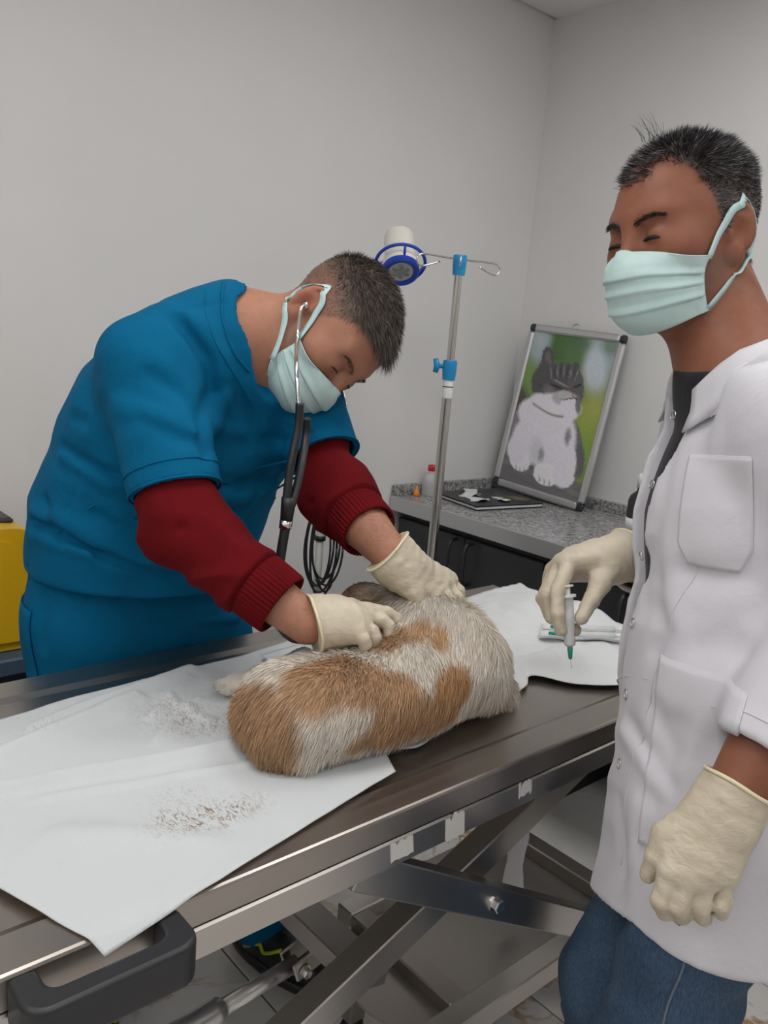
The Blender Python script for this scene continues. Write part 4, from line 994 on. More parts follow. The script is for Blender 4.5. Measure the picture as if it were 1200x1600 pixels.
# ------------------------------------------------------------------ person in teal scrubs
V1 = empty('person', (.72, 1.38, 0), 'person in teal scrubs and mask bending over the dog with a stethoscope', 'person')
A = lambda *p: np.array(p, float)
RS, LS = A(.568, 1.177, 1.350), A(.850, 1.190, 1.315); NB = A(.718, 1.172, 1.408)
PEL, WST, CHE, UPP = A(.652, 1.365, .93), A(.655, 1.340, 1.07), A(.680, 1.275, 1.235), A(.705, 1.205, 1.345)
REL, RWR = A(.561, 1.049, 1.132), A(0.662, 0.873, 1.023); LEL, LWR = A(.840, 1.054, 1.160), A(0.822, 0.888, 1.100)
LAT = A(1, -.06, 0)
H1 = head_frame((.845, 1.110, 1.422), CR * .287 - CU * .958 - CF * .34, CR * .958 + CU * .287 - CF * .20, .98)
FW1 = A(.05, -.86, .5)     # direction the chest faces
def body1(P):
    d = head_f(to_l(P, H1))
    nk = to_w(np.array([(0, -.030, -.055)]), H1)[0]
    d = sm(d, rc(P, nk, NB + A(-.005, .02, -.02), .056, .068), .03)
    t = ecap(P, WST, CHE, .17, .17, .12, .11, LAT); t = sm(t, ecap(P, CHE, UPP, .17, .13, .11, .07, LAT), .05); t = sm(t, rc(P, RS, NB, .045, .055), .04); t = sm(t, rc(P, LS, NB, .045, .055), .04)
    d = sm(d, t, .04)
    for s_, e_, w_ in ((RS, REL, RWR), (LS, LEL, LWR)):
        d = sm(d, rc(P, s_, e_, .043, .038), .02); d = sm(d, rc(P, e_, e_ * .6 + w_ * .4, .040, .041), .02); d = sm(d, rc(P, e_ * .6 + w_ * .4, w_, .041, .028), .02)
    return d
BV, BQ = sdf_mesh(body1, (.42, .80, .95), (1.02, 1.50, 1.62), .0038)
def stub1(q): return sstep(-.015, -.045, q[:, 2]) * sstep(-.015, .015, q[:, 1]) 
def hairamt1(q):
    hl = np.interp(q[:, 1], [-.12, -.08, -.045, -.03, -.012, .004, .018, .032, .05, .066, .078, .10], [-.045, -.04, -.03, .028, .03, -.012, .005, .030, .056, .066, .074, .080])
    return sstep(-.004, .010, q[:, 2] - hl)
def skin1(P):
    q = to_l(P, H1); n = vnoise(P, 30)[:, None]
    C = np.tile(A(.41, .195, .125), (len(P), 1)); inh = (np.abs(q[:, 0]) < .12) & (q[:, 2] > -.13) & (q[:, 1] > -.13) & (q[:, 1] < .15)
    on = sstep(.012, .002, head_f(q)); a = hairamt1(q) * inh * on; up = sstep(.02, .075, q[:, 2]); C = C + (A(.10, .075, .062) - C) * (a * (.55 + .40 * up))[:, None]
    s_ = stub1(q) * inh * on * sstep(-.125, -.085, q[:, 2]) * .65; C = C + (A(.15, .095, .075) - C) * s_[:, None]
    ear = inh * np.exp(-(((np.abs(q[:, 0]) - .080) / .014) ** 2 + ((q[:, 1] + .014) / .022) ** 2 + (q[:, 2] / .034) ** 2)); C = C + (A(.44, .13, .09) - C) * (.6 * ear)[:, None]
    return C * (1 + .07 * n)
body = mesh_np('body', BV, BQ, M['skin'], V1, True, skin1(BV))
# hair
hd1 = np.abs(to_l(BV, H1)); hm = (to_l(BV[BQ[:, 0]], H1)[:, 2] > -.07) & (np.linalg.norm(to_l(BV[BQ[:, 0]], H1), axis=1) < .17)
top = lambda q: sstep(.035, .085, q[:, 2])
front = lambda q: sstep(.03, .085, q[:, 1]) * top(q)
dk1 = lambda q: (A(.050, .038, .031) + (RNG.random((len(q), 1)) < .16) * A(.16, .145, .13)) * (.7 + .6 * RNG.random((len(q), 1)))
scalp(BV, BQ[hm], H1, lambda q: hairamt1(q) * (.55 + .45 * top(q)) * (np.abs(np.abs(q[:, 0]) - .085) > .004), 38000, lambda q: .0040 + .010 * top(q) + .022 * front(q), lambda q: np.tile(A(0, .75, -.05), (len(q), 1)) + front(q)[:, None] * A(0, .35, .1) + (1 - top(q))[:, None] * A(0, -.6, -.7), dk1, 'hair', V1, .00042, .45)
scalp(BV, BQ[hm], H1, lambda q: .5 * stub1(q) * (q[:, 2] > -.12), 9000, lambda q: np.full(len(q), .0032), lambda q: np.tile(A(0, .2, -.8), (len(q), 1)), dk1, 'beard_stubble', V1, .0002, .6)
eyes(H1, V1); eyebrows(H1, V1, A(.06, .042, .032)); face_mask(H1, V1, body1)
# fine hair on the bare forearms
fa = np.array([min(np.linalg.norm(p - RWR), np.linalg.norm(p - LWR)) for p in BV[BQ[:, 0]]]); fq = BQ[fa < .10]
fp = sample_surface(BV, fq, 1500); fn = grad(body1, fp, .004); fx = np.where((np.linalg.norm(fp - RWR, axis=1) < np.linalg.norm(fp - LWR, axis=1))[:, None], unit(RWR - REL), unit(LWR - LEL))
strands('forearm_hair', fp, fn * .25 + fx + RNG.normal(size=fp.shape) * .45, .007 + .006 * RNG.random(len(fp)), np.full(len(fp), .00013), np.tile(A(.09, .055, .035), (len(fp), 1)), M['hair'], V1)
# scrub top
up_fold = [([A(0.584, 1.130, 1.420), A(0.620, 1.099, 1.366), A(0.633, 1.102, 1.320), A(0.592, 1.061, 1.283), A(0.588, 1.031, 1.228)], 0.011, -0.01),
           ([A(0.604, 1.125, 1.422), A(0.640, 1.098, 1.367), A(0.655, 1.105, 1.315), A(0.641, 1.108, 1.267)], 0.016, 0.007),
           ([A(0.532, 1.098, 1.341), A(0.561, 1.079, 1.321), A(0.590, 1.065, 1.293)], 0.01, -0.005),
           ([A(0.511, 1.082, 1.281), A(0.542, 1.049, 1.263), A(0.586, 1.039, 1.249)], 0.012, -0.005),
           ([A(0.495, 1.129, 1.295), A(0.529, 1.066, 1.283), A(0.578, 1.046, 1.266)], 0.014, 0.005),
           ([A(0.479, 1.284, 1.212), A(0.496, 1.227, 1.196), A(0.524, 1.190, 1.179)], 0.008, -0.008),
           ([A(0.479, 1.279, 1.202), A(0.496, 1.227, 1.185), A(0.521, 1.197, 1.165)], 0.012, 0.006),
           ([A(0.484, 1.259, 1.261), A(0.489, 1.231, 1.257)], 0.009, -0.006),
           ([A(0.451, 1.336, 1.085), A(0.473, 1.267, 1.076), A(0.519, 1.213, 1.050), A(0.577, 1.187, 1.027), A(0.623, 1.180, 1.014)], 0.009, -0.011),
           ([A(0.455, 1.338, 1.099), A(0.479, 1.253, 1.095), A(0.518, 1.212, 1.073), A(0.575, 1.184, 1.042)], 0.013, 0.007),
           ([A(0.462, 1.311, 1.121), A(0.464, 1.286, 1.089), A(0.472, 1.271, 1.064)], 0.01, -0.006),
           ([A(0.453, 1.350, 1.058), A(0.474, 1.268, 1.061), A(0.502, 1.226, 1.054)], 0.011, 0.006),
           ([A(0.507, 1.220, 1.117), A(0.538, 1.193, 1.098), A(0.577, 1.176, 1.075)], 0.007, -0.005),
           ([A(0.491, 1.237, 1.186), A(0.484, 1.251, 1.140), A(0.470, 1.273, 1.092)], 0.005, -0.0025),
           ([A(0.613, 1.053, 1.187), A(0.707, 1.136, 1.166), A(0.770, 1.152, 1.174), A(0.784, 1.123, 1.199)], 0.011, -0.008),
           ([A(0.670, 1.137, 1.150), A(0.720, 1.145, 1.143), A(0.787, 1.165, 1.156)], 0.014, 0.007),
           ([A(0.690, 1.149, 1.124), A(0.733, 1.154, 1.125), A(0.761, 1.152, 1.159)], 0.01, -0.006),
           ([A(0.599, 1.042, 1.241), A(0.705, 1.119, 1.237), A(0.774, 1.122, 1.241)], 0.012, -0.004),
           ([A(0.707, 1.162, 1.084), A(0.746, 1.172, 1.090), A(0.758, 1.169, 1.108)], 0.01, -0.005),
           ([A(0.596, 1.143, 1.434), A(0.626, 1.135, 1.440), A(0.658, 1.128, 1.449)], 0.004, -0.003),
           ([A(0.797, 1.088, 1.268), A(0.814, 1.063, 1.257), A(0.840, 1.054, 1.258)], 0.01, -0.005),
           ([A(0.658, 1.100, 1.331), A(0.690, 1.109, 1.293), A(0.715, 1.115, 1.254)], 0.01, -0.005)]
slR = RS + (REL - RS) * .80; slL = LS + (LEL - LS) * .66; axR = unit(REL - RS); axL = unit(LEL - LS)
def wr(P, s, amp):  # soft diagonal wrinkles
    q = P @ np.array(((1, .3, .2), (-.3, 1, .5), (.1, -.6, 1)), np.float32); return amp * (1 - 2 * np.abs(vnoise(q * np.array((1, 1, 2.2), np.float32), s)))
def top1(P):
    d = ecap(P, PEL + A(0, 0, .04), WST, .197, .190, .166, .160, LAT); d = sm(d, ecap(P, WST, CHE, .186, .185, .158, .140, LAT), .06); d = sm(d, ecap(P, CHE, UPP, .185, .140, .140, .100, LAT), .06)
    d = sm(d, rc(P, RS, NB + A(0, .02, -.01), .068, .070), .05); d = sm(d, rc(P, LS, NB + A(0, .02, -.01), .064, .070), .05)
    sl = rc(P, RS, slR + axR * .05, .072, .065); sl = smx(sl, (P - slR.astype(np.float32)) @ axR.astype(np.float32), .004); sl = np.maximum(sl, -rc(P, slR - axR * .03, REL + axR * .1, .056, .058))
    s2 = rc(P, LS, slL + axL * .05, .066, .064); s2 = smx(s2, (P - slL.astype(np.float32)) @ axL.astype(np.float32), .004); s2 = np.maximum(s2, -rc(P, slL - axL * .03, LEL + axL * .1, .055, .057))
    fo = 1.3 * folds(P, up_fold) + wr(P, 9, .0030) + .0015 * vnoise(P, 26); sl = sl - fo * sstep(.0, -.05, (P - slR.astype(np.float32)) @ axR.astype(np.float32)); s2 = s2 - fo * sstep(.0, -.05, (P - slL.astype(np.float32)) @ axL.astype(np.float32))
    d = sm(d - fo * 1.4, np.minimum(sl, s2), .030)
    ax = unit(to_w(np.array([(0, -.02, -.03)]), H1)[0] - NB)
    d = smx(d, -rc(P, NB + A(0, .01, .0), NB + ax * .25, .073, .085), .006)
    d = smx(d, -rc(P, NB + A(.0, -.04, .01), A(.760, 1.06, 1.25), .050, .006), .006)
    hem = P[:, 2] - (.972 + .10 * (1.20 - P[:, 1]) * 0 - .05 * (P[:, 0] - .64)) ; d = smx(d, -hem, .006)
    return d
V_, Q_ = sdf_mesh(top1, (.40, .90, .93), (1.02, 1.56, 1.52), .0046); V_ = relax(V_, Q_, 2)
st = mesh_np('scrub_top', V_, Q_, M['scrubs'], V1, True); st['label'] = 'teal short-sleeved V-neck scrub top'
# sleeve hem stitch line, neckband
def ring_on(f, c, ax, r0, n=40, off=.0005, r=.0011):
    e1 = unit(np.cross(ax, (.31, .22, .93))); e2 = np.cross(ax, e1); pts = []
    for a in np.linspace(0, 2 * math.pi, n + 1)[:-1]:
        dv = e1 * math.cos(a) + e2 * math.sin(a); q = march(f, np.array([c + dv * (r0 * 1.6)]), -dv, off, 30, .7)[0]; pts.append(q)
    pts.append(pts[0]); return MB().tube(pts, r, 6, cap=False, up=tuple(ax))
ring_on(top1, slR - axR * .028, axR, .075).build('sleeve_seam', M['scrubs'], st, True)
ring_on(top1, slR - axR * .002, axR, .075, r=.0020).build('sleeve_hem', M['scrubs'], st, True); ring_on(top1, slL - axL * .002, axL, .075, r=.0020).build('sleeve_hem', M['scrubs'], st, True)
for nm, pts, r_ in (('neckband_edge', [A(.688, 1.178, 1.482), A(.659, 1.132, 1.452), A(.649, 1.108, 1.419), A(.657, 1.095, 1.383), A(.688, 1.095, 1.350)], .0026), ('neckband_seam', [A(.650, 1.164, 1.467), A(.629, 1.129, 1.436), A(.626, 1.101, 1.402), A(.642, 1.091, 1.369), A(.676, 1.098, 1.332), A(.701, 1.105, 1.304)], .0012)):
    c = np.array(catmull(pts, 8), np.float32)
    for _ in range(5): c = c - grad(top1, c, .004) * top1(c)[:, None]
    MB().tube([tuple(p) for p in c], r_, 6).build(nm, M['scrubs'], st, True)
# sweater sleeves
def sleeve(S_, E_, W_, cuff_t, seed, nm):
    cp = E_ + (W_ - E_) * cuff_t; ax = unit(W_ - E_); up = unit(E_ - S_)
    fl = [([E_ - up * .03 + unit(np.cross(ax, up)) * .05, E_ - ax * .05], .012, .007), ([E_ + ax * .05 + unit(np.cross(ax, up)) * .04, E_ + ax * .02 - unit(np.cross(ax, up)) * .05], .009, -.006)]
    def f(P):
        d = sm(rc(P, S_ + up * .06, E_, .044, .053), rc(P, E_, cp + ax * .03, .054, .049), .03)
        t = (P - cp.astype(np.float32)) @ ax.astype(np.float32); cf = sstep(-.055, -.045, t)
        e1 = unit(np.cross(ax, (0, .2, 1))).astype(np.float32); e2 = np.cross(ax, e1).astype(np.float32); q = P - cp.astype(np.float32); ang = np.arctan2(q @ e2, q @ e1)
        d = d + .012 * cf - (1 - cf) * (wr(P + seed, 11, .0058) + folds(P, fl))
        d = smx(d, t, .004); return np.maximum(d, -rc(P, cp - ax * .02, cp + ax * .08, .0435, .0435))
    lo = np.minimum(np.minimum(S_, E_), W_) - .09; hi = np.maximum(np.maximum(S_, E_), W_) + .09
    V_, Q_ = sdf_mesh(f, lo, hi, .0032); o = mesh_np('sweater_sleeve', V_, Q_, M['knit'], V1, True); o['label'] = 'maroon sweater sleeve with ribbed cuff'
    e1 = unit(np.cross(ax, (0, .2, 1))); e2 = np.cross(ax, e1); vv_ = []; ff_ = []; n_ = 46 * 6
    for (t_, r_, rb) in ((-.052, .0445, .3), (-.046, .0485, 1), (-.02, .0480, 1), (-.002, .0470, 1), (.002, .0460, .6), (.002, .0430, .2), (-.02, .0415, 0)):
        for k in range(n_):
            a = 2 * math.pi * k / n_; r = r_ + .0011 * rb * math.cos(46 * a); vv_.append(cp + ax * t_ + (e1 * math.cos(a) + e2 * math.sin(a)) * r)
    for i_ in range(6):
        for k in range(n_): ff_.append((i_ * n_ + k, i_ * n_ + (k + 1) % n_, (i_ + 1) * n_ + (k + 1) % n_, (i_ + 1) * n_ + k))
    mesh_np('ribbed_cuff', np.array(vv_), np.array(ff_), M['knit'], o, True)
sleeve(RS, REL, RWR, .80, 0, 'r'); sleeve(LS, LEL, LWR, .62, 2.0, 'l')
# trousers
RH, LH = A(.560, 1.372, .90), A(.750, 1.365, .90); RK, LK = A(.560, 1.37, .48), A(.86, 1.35, .48); RA, LA = A(.578, 1.425, .09), A(.975, 1.395, .09)
tr_fold = [([A(0.544, 1.272, 1.020), A(0.547, 1.237, 0.999), A(0.556, 1.228, 0.953)], 0.014, -0.006),
           ([A(0.619, 1.209, 1.013), A(0.649, 1.204, 0.989), A(0.678, 1.209, 0.971)], 0.011, 0.008),
           ([A(0.658, 1.208, 0.977), A(0.691, 1.207, 0.963), A(0.754, 1.232, 0.956), A(0.812, 1.265, 0.945)], 0.011, -0.009),
           ([A(0.629, 1.211, 0.925), A(0.661, 1.209, 0.904), A(0.697, 1.212, 0.884), A(0.746, 1.224, 0.884)], 0.012, -0.009),
           ([A(0.681, 1.210, 0.907), A(0.728, 1.218, 0.902), A(0.786, 1.244, 0.898)], 0.013, 0.008),
           ([A(0.594, 1.216, 0.895), A(0.644, 1.211, 0.869), A(0.686, 1.214, 0.856)], 0.013, -0.006),
           ([A(0.678, 1.208, 0.965), A(0.670, 1.208, 0.928), A(0.675, 1.210, 0.895)], 0.008, -0.004),
           ([A(0.480, 1.330, 1.019), A(0.465, 1.322, 0.963), A(0.456, 1.320, 0.874)], 0.01, -0.005),
           ([A(0.626, 1.208, 0.954), A(0.680, 1.209, 0.933), A(0.746, 1.227, 0.923)], 0.012, 0.006)]
def pants1(P):
    d = ecap(P, PEL + A(0, .004, -.03), PEL + A(0, .0, .055), .190, .180, .141, .141, LAT)
    for h, k, a in ((RH, RK, RA), (LH, LK, LA)): l = sm(rc(P, h, k, .105, .082), rc(P, k, a, .082, .070), .05); d = sm(d, l, .05)
    ang = np.arctan2(P[:, 1] - 1.365, P[:, 0] - .645); d = d - .0025 * np.cos(ang * 44) * np.exp(-((P[:, 2] - .985) / .03) ** 2)
    d = d - 1.5 * folds(P, tr_fold) - wr(P, 8, .004); d = smx(d, P[:, 2] - 1.02, .01); return smx(d, .055 - P[:, 2], .01)
V_, Q_ = sdf_mesh(pants1, (.38, 1.14, .03), (1.12, 1.58, 1.04), .0062)
tr = mesh_np('scrub_trousers', V_, Q_, M['scrubs'], V1, True); tr['label'] = 'teal drawstring scrub trousers'
# cargo pocket on the hip
gu, gv = np.meshgrid(np.linspace(0, 1, 14), np.linspace(0, 1, 18), indexing='ij'); gp = np.stack([np.full(gu.shape, .30), 1.345 + gu * .11, .93 - gv * .20], -1).reshape(-1, 3)
gp = march(pants1, gp, (1, 0, 0), .004, 50, .6); sheet('hip_pocket', gp.reshape(14, 18, 3), .003, M['scrubs'], tr)
# shoes
def shoe(an, yaw, par):
    c, s_ = math.cos(yaw), math.sin(yaw); B = np.array(((c, s_, 0), (-s_, c, 0), (0, 0, 1))); o = A(an[0], an[1], 0)
    loc = lambda P: (P - o.astype(np.float32)) @ B.T.astype(np.float32)
    def f(P):
        q = loc(P); d = ell(q, (0, .085, .045), (.050, .13, .050)); d = sm(d, ell(q, (0, .0, .062), (.044, .055, .062)), .04); return smx(smx(d, .026 - q[:, 2], .004), q[:, 2] - .105, .01)
    def so(P):
        q = loc(P); d = ell(q, (0, .065, .015), (.053, .155, .060)); return smx(smx(d, q[:, 2] - .028, .005), .001 - q[:, 2], .003)
    lo = o + A(-.26, -.26, -.01); hi = o + A(.26, .26, .14); V_, Q_ = sdf_mesh(f, lo, hi, .005); sh = mesh_np('shoe', V_, Q_, M['black_rubber'], par, True); sh['label'] = 'black sports shoe with lime piping'
    V_, Q_ = sdf_mesh(so, lo, hi, .005); mesh_np('sole', V_, Q_, M['black_plastic'], sh, True)
    for sx in (-1, 1):
        for zz in ([(sx * .07, .01, .05), (sx * .07, .05, .075), (sx * .06, .07, .062), (sx * .05, .11, .085)], [(sx * .07, .10, .04), (sx * .06, .14, .055), (sx * .05, .17, .06)]):
            w = o + np.array(catmull(zz, 6)) @ B; w = march(f, w, np.array((-sx, 0, -.25)) @ B, .001, 40, .7); MB().tube([tuple(p) for p in w], .0045, 6).build('piping', M['lime'], sh, True)
shoe((.578, 1.425), math.radians(168), V1); shoe((.975, 1.395), math.radians(190), V1)
# gloves
glove(A(0.673, 0.870, 1.024), [[A(0.751, 0.851, 1.036), A(0.779, 0.839, 1.031), A(0.790, 0.833, 1.023), A(0.792, 0.828, 1.011)],
      [A(0.739, 0.840, 1.030), A(0.759, 0.828, 1.027), A(0.765, 0.821, 1.020), A(0.765, 0.817, 1.010)],
      [A(0.721, 0.827, 1.023), A(0.732, 0.816, 1.020), A(0.734, 0.812, 1.011), A(0.734, 0.813, 1.002)],
      [A(0.704, 0.818, 1.019), A(0.710, 0.807, 1.015), A(0.713, 0.806, 1.008), A(0.713, 0.810, 1.001)]],
      [A(0.710, 0.886, 1.028), A(0.747, 0.888, 1.029), A(0.774, 0.876, 1.024), A(0.789, 0.860, 1.019)], A(0.668, 0.868, 1.023), A(0.695, 0.858, 1.028), .040, .034, V1)
glove(A(0.831, 0.881, 1.088), [[A(0.864, 0.835, 1.047), A(0.864, 0.811, 1.032), A(0.866, 0.810, 1.012), A(0.869, 0.817, 0.996)],
      [A(0.884, 0.839, 1.051), A(0.885, 0.813, 1.035), A(0.887, 0.812, 1.014), A(0.888, 0.820, 0.997)],
      [A(0.905, 0.848, 1.054), A(0.910, 0.825, 1.037), A(0.913, 0.824, 1.016), A(0.911, 0.828, 1.000)],
      [A(0.924, 0.860, 1.058), A(0.931, 0.842, 1.041), A(0.929, 0.839, 1.025), A(0.928, 0.844, 1.012)]],
      [A(0.832, 0.866, 1.077), A(0.834, 0.843, 1.054), A(0.838, 0.835, 1.036), A(0.844, 0.832, 1.021)], A(0.819, 0.893, 1.105), A(0.839, 0.875, 1.081), .041, .036, V1)
# stethoscope
SG = empty('stethoscope', tuple(RWR), 'black and chrome stethoscope worn by the person in teal, reaching the dog', 'stethoscope')
ear = to_w(np.array([(.078, -.004, -.008)]), H1)[0]; earL = to_w(np.array([(-.078, -.004, -.008)]), H1)[0]
out = H1[1][:, 0]; dn = A(0, 0, -1)
J = A(.712, .985, 1.300)
b1 = catmull([ear, ear + out * .022 + A(0, 0, -.012), ear + out * .030 + A(0, 0, -.06), ear * .35 + J * .65 + out * .030, J + out * .010], 8)
b2 = np.array(catmull([earL, earL - out * .014] + [to_w(np.array([c_]), H1)[0] for c_ in ((-.092, .03, -.03), (-.082, .085, -.060), (-.050, .135, -.085))] + [J + A(.036, .036, -.022)], 8), np.float32)
clear_f = lambda P: np.minimum(np.minimum(head_f(to_l(P, H1)) * .98 - .010, body1(P) - .003), top1(P) + .001)     # clear of the mask and neck, resting on the scrub top
for _ in range(8):
    b2[6:-3] = push_out(clear_f, b2[6:-3], .002, 2); b2[4:-2] = .5 * b2[4:-2] + .25 * (b2[3:-3] + b2[5:-1])
b2[6:-3] = push_out(clear_f, b2[6:-3], .001, 2); b2 = list(b2.astype(float))
MB().tube(b1, .0030, 10).build('binaural_tube', M['chrome'], SG, True); MB().tube(b2, .0030, 10).build('binaural_tube', M['chrome'], SG, True)
for e, s_ in ((ear, 1), (earL, -1)):
    qq = Vector((0, 0, 1)).rotation_difference(Vector(tuple(out * s_))).to_matrix().to_4x4(); MB().lathe([(0, -.006), (.005, -.004), (.0065, 0), (.005, .005), (0, .008)], 14, tuple(e + out * s_ * .006), qq).build('ear_tip', M['chrome'], SG, True)
j1 = b1[-1]; j2 = b2[-1]; Y_ = A(.683, .965, 1.170); Y2 = A(.680, .963, 1.145)
MB().tube(catmull([j1 + A(0, 0, .012), j1 + A(0, 0, -.02), j1 * .4 + Y_ * .6 + A(-.004, 0, 0), Y_ + A(-.004, 0, 0)], 8), .0062, 12).build('rubber_tube', M['black_rubber'], SG, True)
MB().tube(catmull([j2 + A(0, 0, .012), j2 + A(0, 0, -.02), j2 * .35 + Y_ * .65 + A(.008, 0, 0), Y_ + A(.006, 0, 0)], 8), .0062, 12).build('rubber_tube', M['black_rubber'], SG, True)
MB().tube([Y_ + A(0, 0, .012), Y_, Y2], [.0105, .0105, .009], 14).build('junction', M['black_rubber'], SG, True)
MB().tube([Y2 + A(0, 0, .004), Y2 + A(-.001, 0, -.008)], .0095, 14).build('steel_ring', M['chrome'], SG, True)
CP = A(.690, .905, .985)
MB().tube(catmull([Y2, A(.672, .960, 1.10), A(.664, .955, 1.05), A(.664, .945, 1.005), A(.674, .925, .985), CP], 8), .0072, 12).build('main_tube', M['black_rubber'], SG, True)
cpq = Vector((0, 0, 1)).rotation_difference(Vector((.5, -.2, .85))).to_matrix().to_4x4()
MB().lathe([(0, -.006), (.018, -.006), (.022, -.002), (.022, .004), (.014, .008), (0, .010)], 24, tuple(CP + A(.02, -.005, 0)), cpq).build('chest_piece', M['black_plastic'], SG, True)
# ------------------------------------------------------------------ person in the white coat
V2 = empty('person', (.99, .46, 0), 'person in open white lab coat, jeans and mask holding a syringe', 'person')
FV = A(-.674, .739, 0); LT = A(-.739, -.674, 0); Z = A(0, 0, 1)
PE2, WA2, CH2, UP2 = A(.997, .419, .89), A(1.019, .445, 1.04), A(1.050, .474, 1.235), A(1.063, .497, 1.350)
NB2 = A(1.064, .515, 1.410); LS2 = UP2 + LT * .165 + Z * .005; RS2 = UP2 - LT * .165 + Z * .0
LE2 = A(0.948, 0.312, 1.166); LW2 = A(0.815, 0.328, 0.991); RE2 = A(1.200, .645, 1.100); RW2 = A(1.036, .637, 1.135)
H2 = head_frame(A(1.036, 0.610, 1.577), -CR * .85 - CU * .19 - CF * .43, CU * .95 + CR * .20, .97)
def body2(P):
    d = head_f(to_l(P, H2)); nk = to_w(np.array([(0, -.028, -.060)]), H2)[0]
    d = sm(d, rc(P, nk, NB2 + A(0, 0, -.02), .062, .070), .03)
    t = ecap(P, WA2, CH2, .14, .14, .11, .10, LT); t = sm(t, ecap(P, CH2, UP2, .14, .11, .10, .06, LT), .05); t = sm(t, rc(P, RS2, NB2, .040, .05), .04); t = sm(t, rc(P, LS2, NB2, .040, .05), .04)
    d = sm(d, t, .04)
    for s_, e_, w_ in ((RS2, RE2, RW2), (LS2, LE2, LW2)): d = sm(d, rc(P, s_, e_, .042, .036), .02); d = sm(d, rc(P, e_, e_ * .6 + w_ * .4, .038, .039), .02); d = sm(d, rc(P, e_ * .6 + w_ * .4, w_, .039, .029), .02)
    return d
BV2, BQ2 = sdf_mesh(body2, (.72, .20, .90), (1.30, .80, 1.76), .0038)
def stub2(q): return sstep(-.018, -.045, q[:, 2]) * sstep(-.02, .01, q[:, 1])
def hair2(q):
    ax_ = np.abs(q[:, 0]); hl = np.interp(q[:, 1], [-.12, -.08, -.045, -.03, -.012, .004, .018, .03, .045, .062, .08, .10], [-.055, -.05, -.04, .028, .03, -.010, .010, .045, .078, .090, .090, .080])
    side = sstep(-.005, .012, q[:, 2] - hl); lock = sstep(.030, .018, ax_) * sstep(.066, .076, q[:, 2]) * .55 * (q[:, 1] > .03)
    return np.maximum(side, lock)
def skin2(P):
    q = to_l(P, H2); n = vnoise(P, 30)[:, None]; C = np.tile(A(.265, .102, .060), (len(P), 1)); inh = (np.abs(q[:, 0]) < .12) & (q[:, 2] > -.13) & (q[:, 1] > -.13) & (q[:, 1] < .15)
    on = sstep(.012, .002, head_f(q)); a = hair2(q) * inh * on * (1 - .7 * (q[:, 1] > .05)); C = C + (A(.07, .065, .065) - C) * (a * .85)[:, None]; s_ = stub2(q) * inh * on * sstep(-.125, -.085, q[:, 2]) * .55; C = C + (A(.14, .10, .085) - C) * s_[:, None]
    return C * (1 + .07 * n)
mesh_np('body', BV2, BQ2, M['skin'], V2, True, skin2(BV2))
hl_ = to_l(BV2[BQ2[:, 0]], H2); hm = (hl_[:, 2] > -.07) & (np.linalg.norm(hl_, axis=1) < .17)
gr2 = lambda q: (A(.022, .020, .021) + (RNG.random((len(q), 1)) < (.10 + .40 * sstep(.07, .0, q[:, 2])[:, None])) * A(.24, .24, .25)) * (.7 + .6 * RNG.random((len(q), 1)))
scalp(BV2, BQ2[hm], H2, lambda q: hair2(q) * (.75 + .25 * (q[:, 2] > .05)) * (np.abs(np.abs(q[:, 0]) - .085) > .004), 42000, lambda q: .006 + .009 * sstep(.04, .09, q[:, 2]), lambda q: np.tile(A(0, -.25, -.35), (len(q), 1)) + sstep(.0, .08, q[:, 1])[:, None] * A(.25, .9, .2) + np.stack([vnoise(q, 55), vnoise(q + 3, 55), vnoise(q + 6, 55)], 1) * .6, gr2, 'hair', V2, .00042, .75)
scalp(BV2, BQ2[hm], H2, lambda q: .6 * stub2(q) * (q[:, 2] > -.12), 9000, lambda q: np.full(len(q), .0030), lambda q: np.tile(A(0, .2, -.8), (len(q), 1)), lambda q: np.tile(A(.20, .19, .185), (len(q), 1)) * (.4 + 1.1 * RNG.random((len(q), 1))), 'beard_stubble', V2, .0002, .6)
# loose strands on the crown
q0 = np.array([(.0 + .01 * RNG.normal(), .045 + .012 * RNG.normal(), .125) for _ in range(26)]); n0 = np.tile(A(0, .1, 1), (26, 1)) + RNG.normal(size=(26, 3)) * .35
strands('stray_hair', to_w(q0, H2), n0 @ H2[1].T, .022 + .012 * RNG.random(26), np.full(26, .0003), np.tile(A(.02, .018, .018), (26, 1)), M['hair'], V2, bend=np.tile(H2[1][:, 1] * .6, (26, 1)), seg_n=4)
eyes(H2, V2, lash=1.7); eyebrows(H2, V2, A(.018, .014, .013), 330); face_mask(H2, V2, body2)
# t-shirt
def tee(P):
    d = ecap(P, PE2 + A(0, 0, -.02), WA2, .144, .142, .106, .108, LT); d = sm(d, ecap(P, WA2, CH2, .142, .150, .108, .107, LT), .05); d = sm(d, ecap(P, CH2, UP2, .150, .11, .112, .078, LT), .05)
    d = sm(d, rc(P, LS2, NB2 + A(0, 0, -.015), .05, .062), .04); d = sm(d, rc(P, RS2, NB2 + A(0, 0, -.015), .05, .062), .04)
    d = sm(d, rc(P, NB2 + A(0, 0, -.03), NB2 + A(-.012, .008, .022), .074, .0735), .02)
    d = d - .003 * vnoise(P, 18); d = smx(d, (P - (NB2 + A(-.012, .008, .026)).astype(np.float32)) @ unit(A(-.35, .2, .9)).astype(np.float32), .006)
    return d
V_, Q_ = sdf_mesh(tee, (.78, .24, .82), (1.26, .78, 1.48), .0055); mesh_np('t_shirt', V_, Q_, M['tshirt'], V2, True)['label'] = 'black high-necked t-shirt'
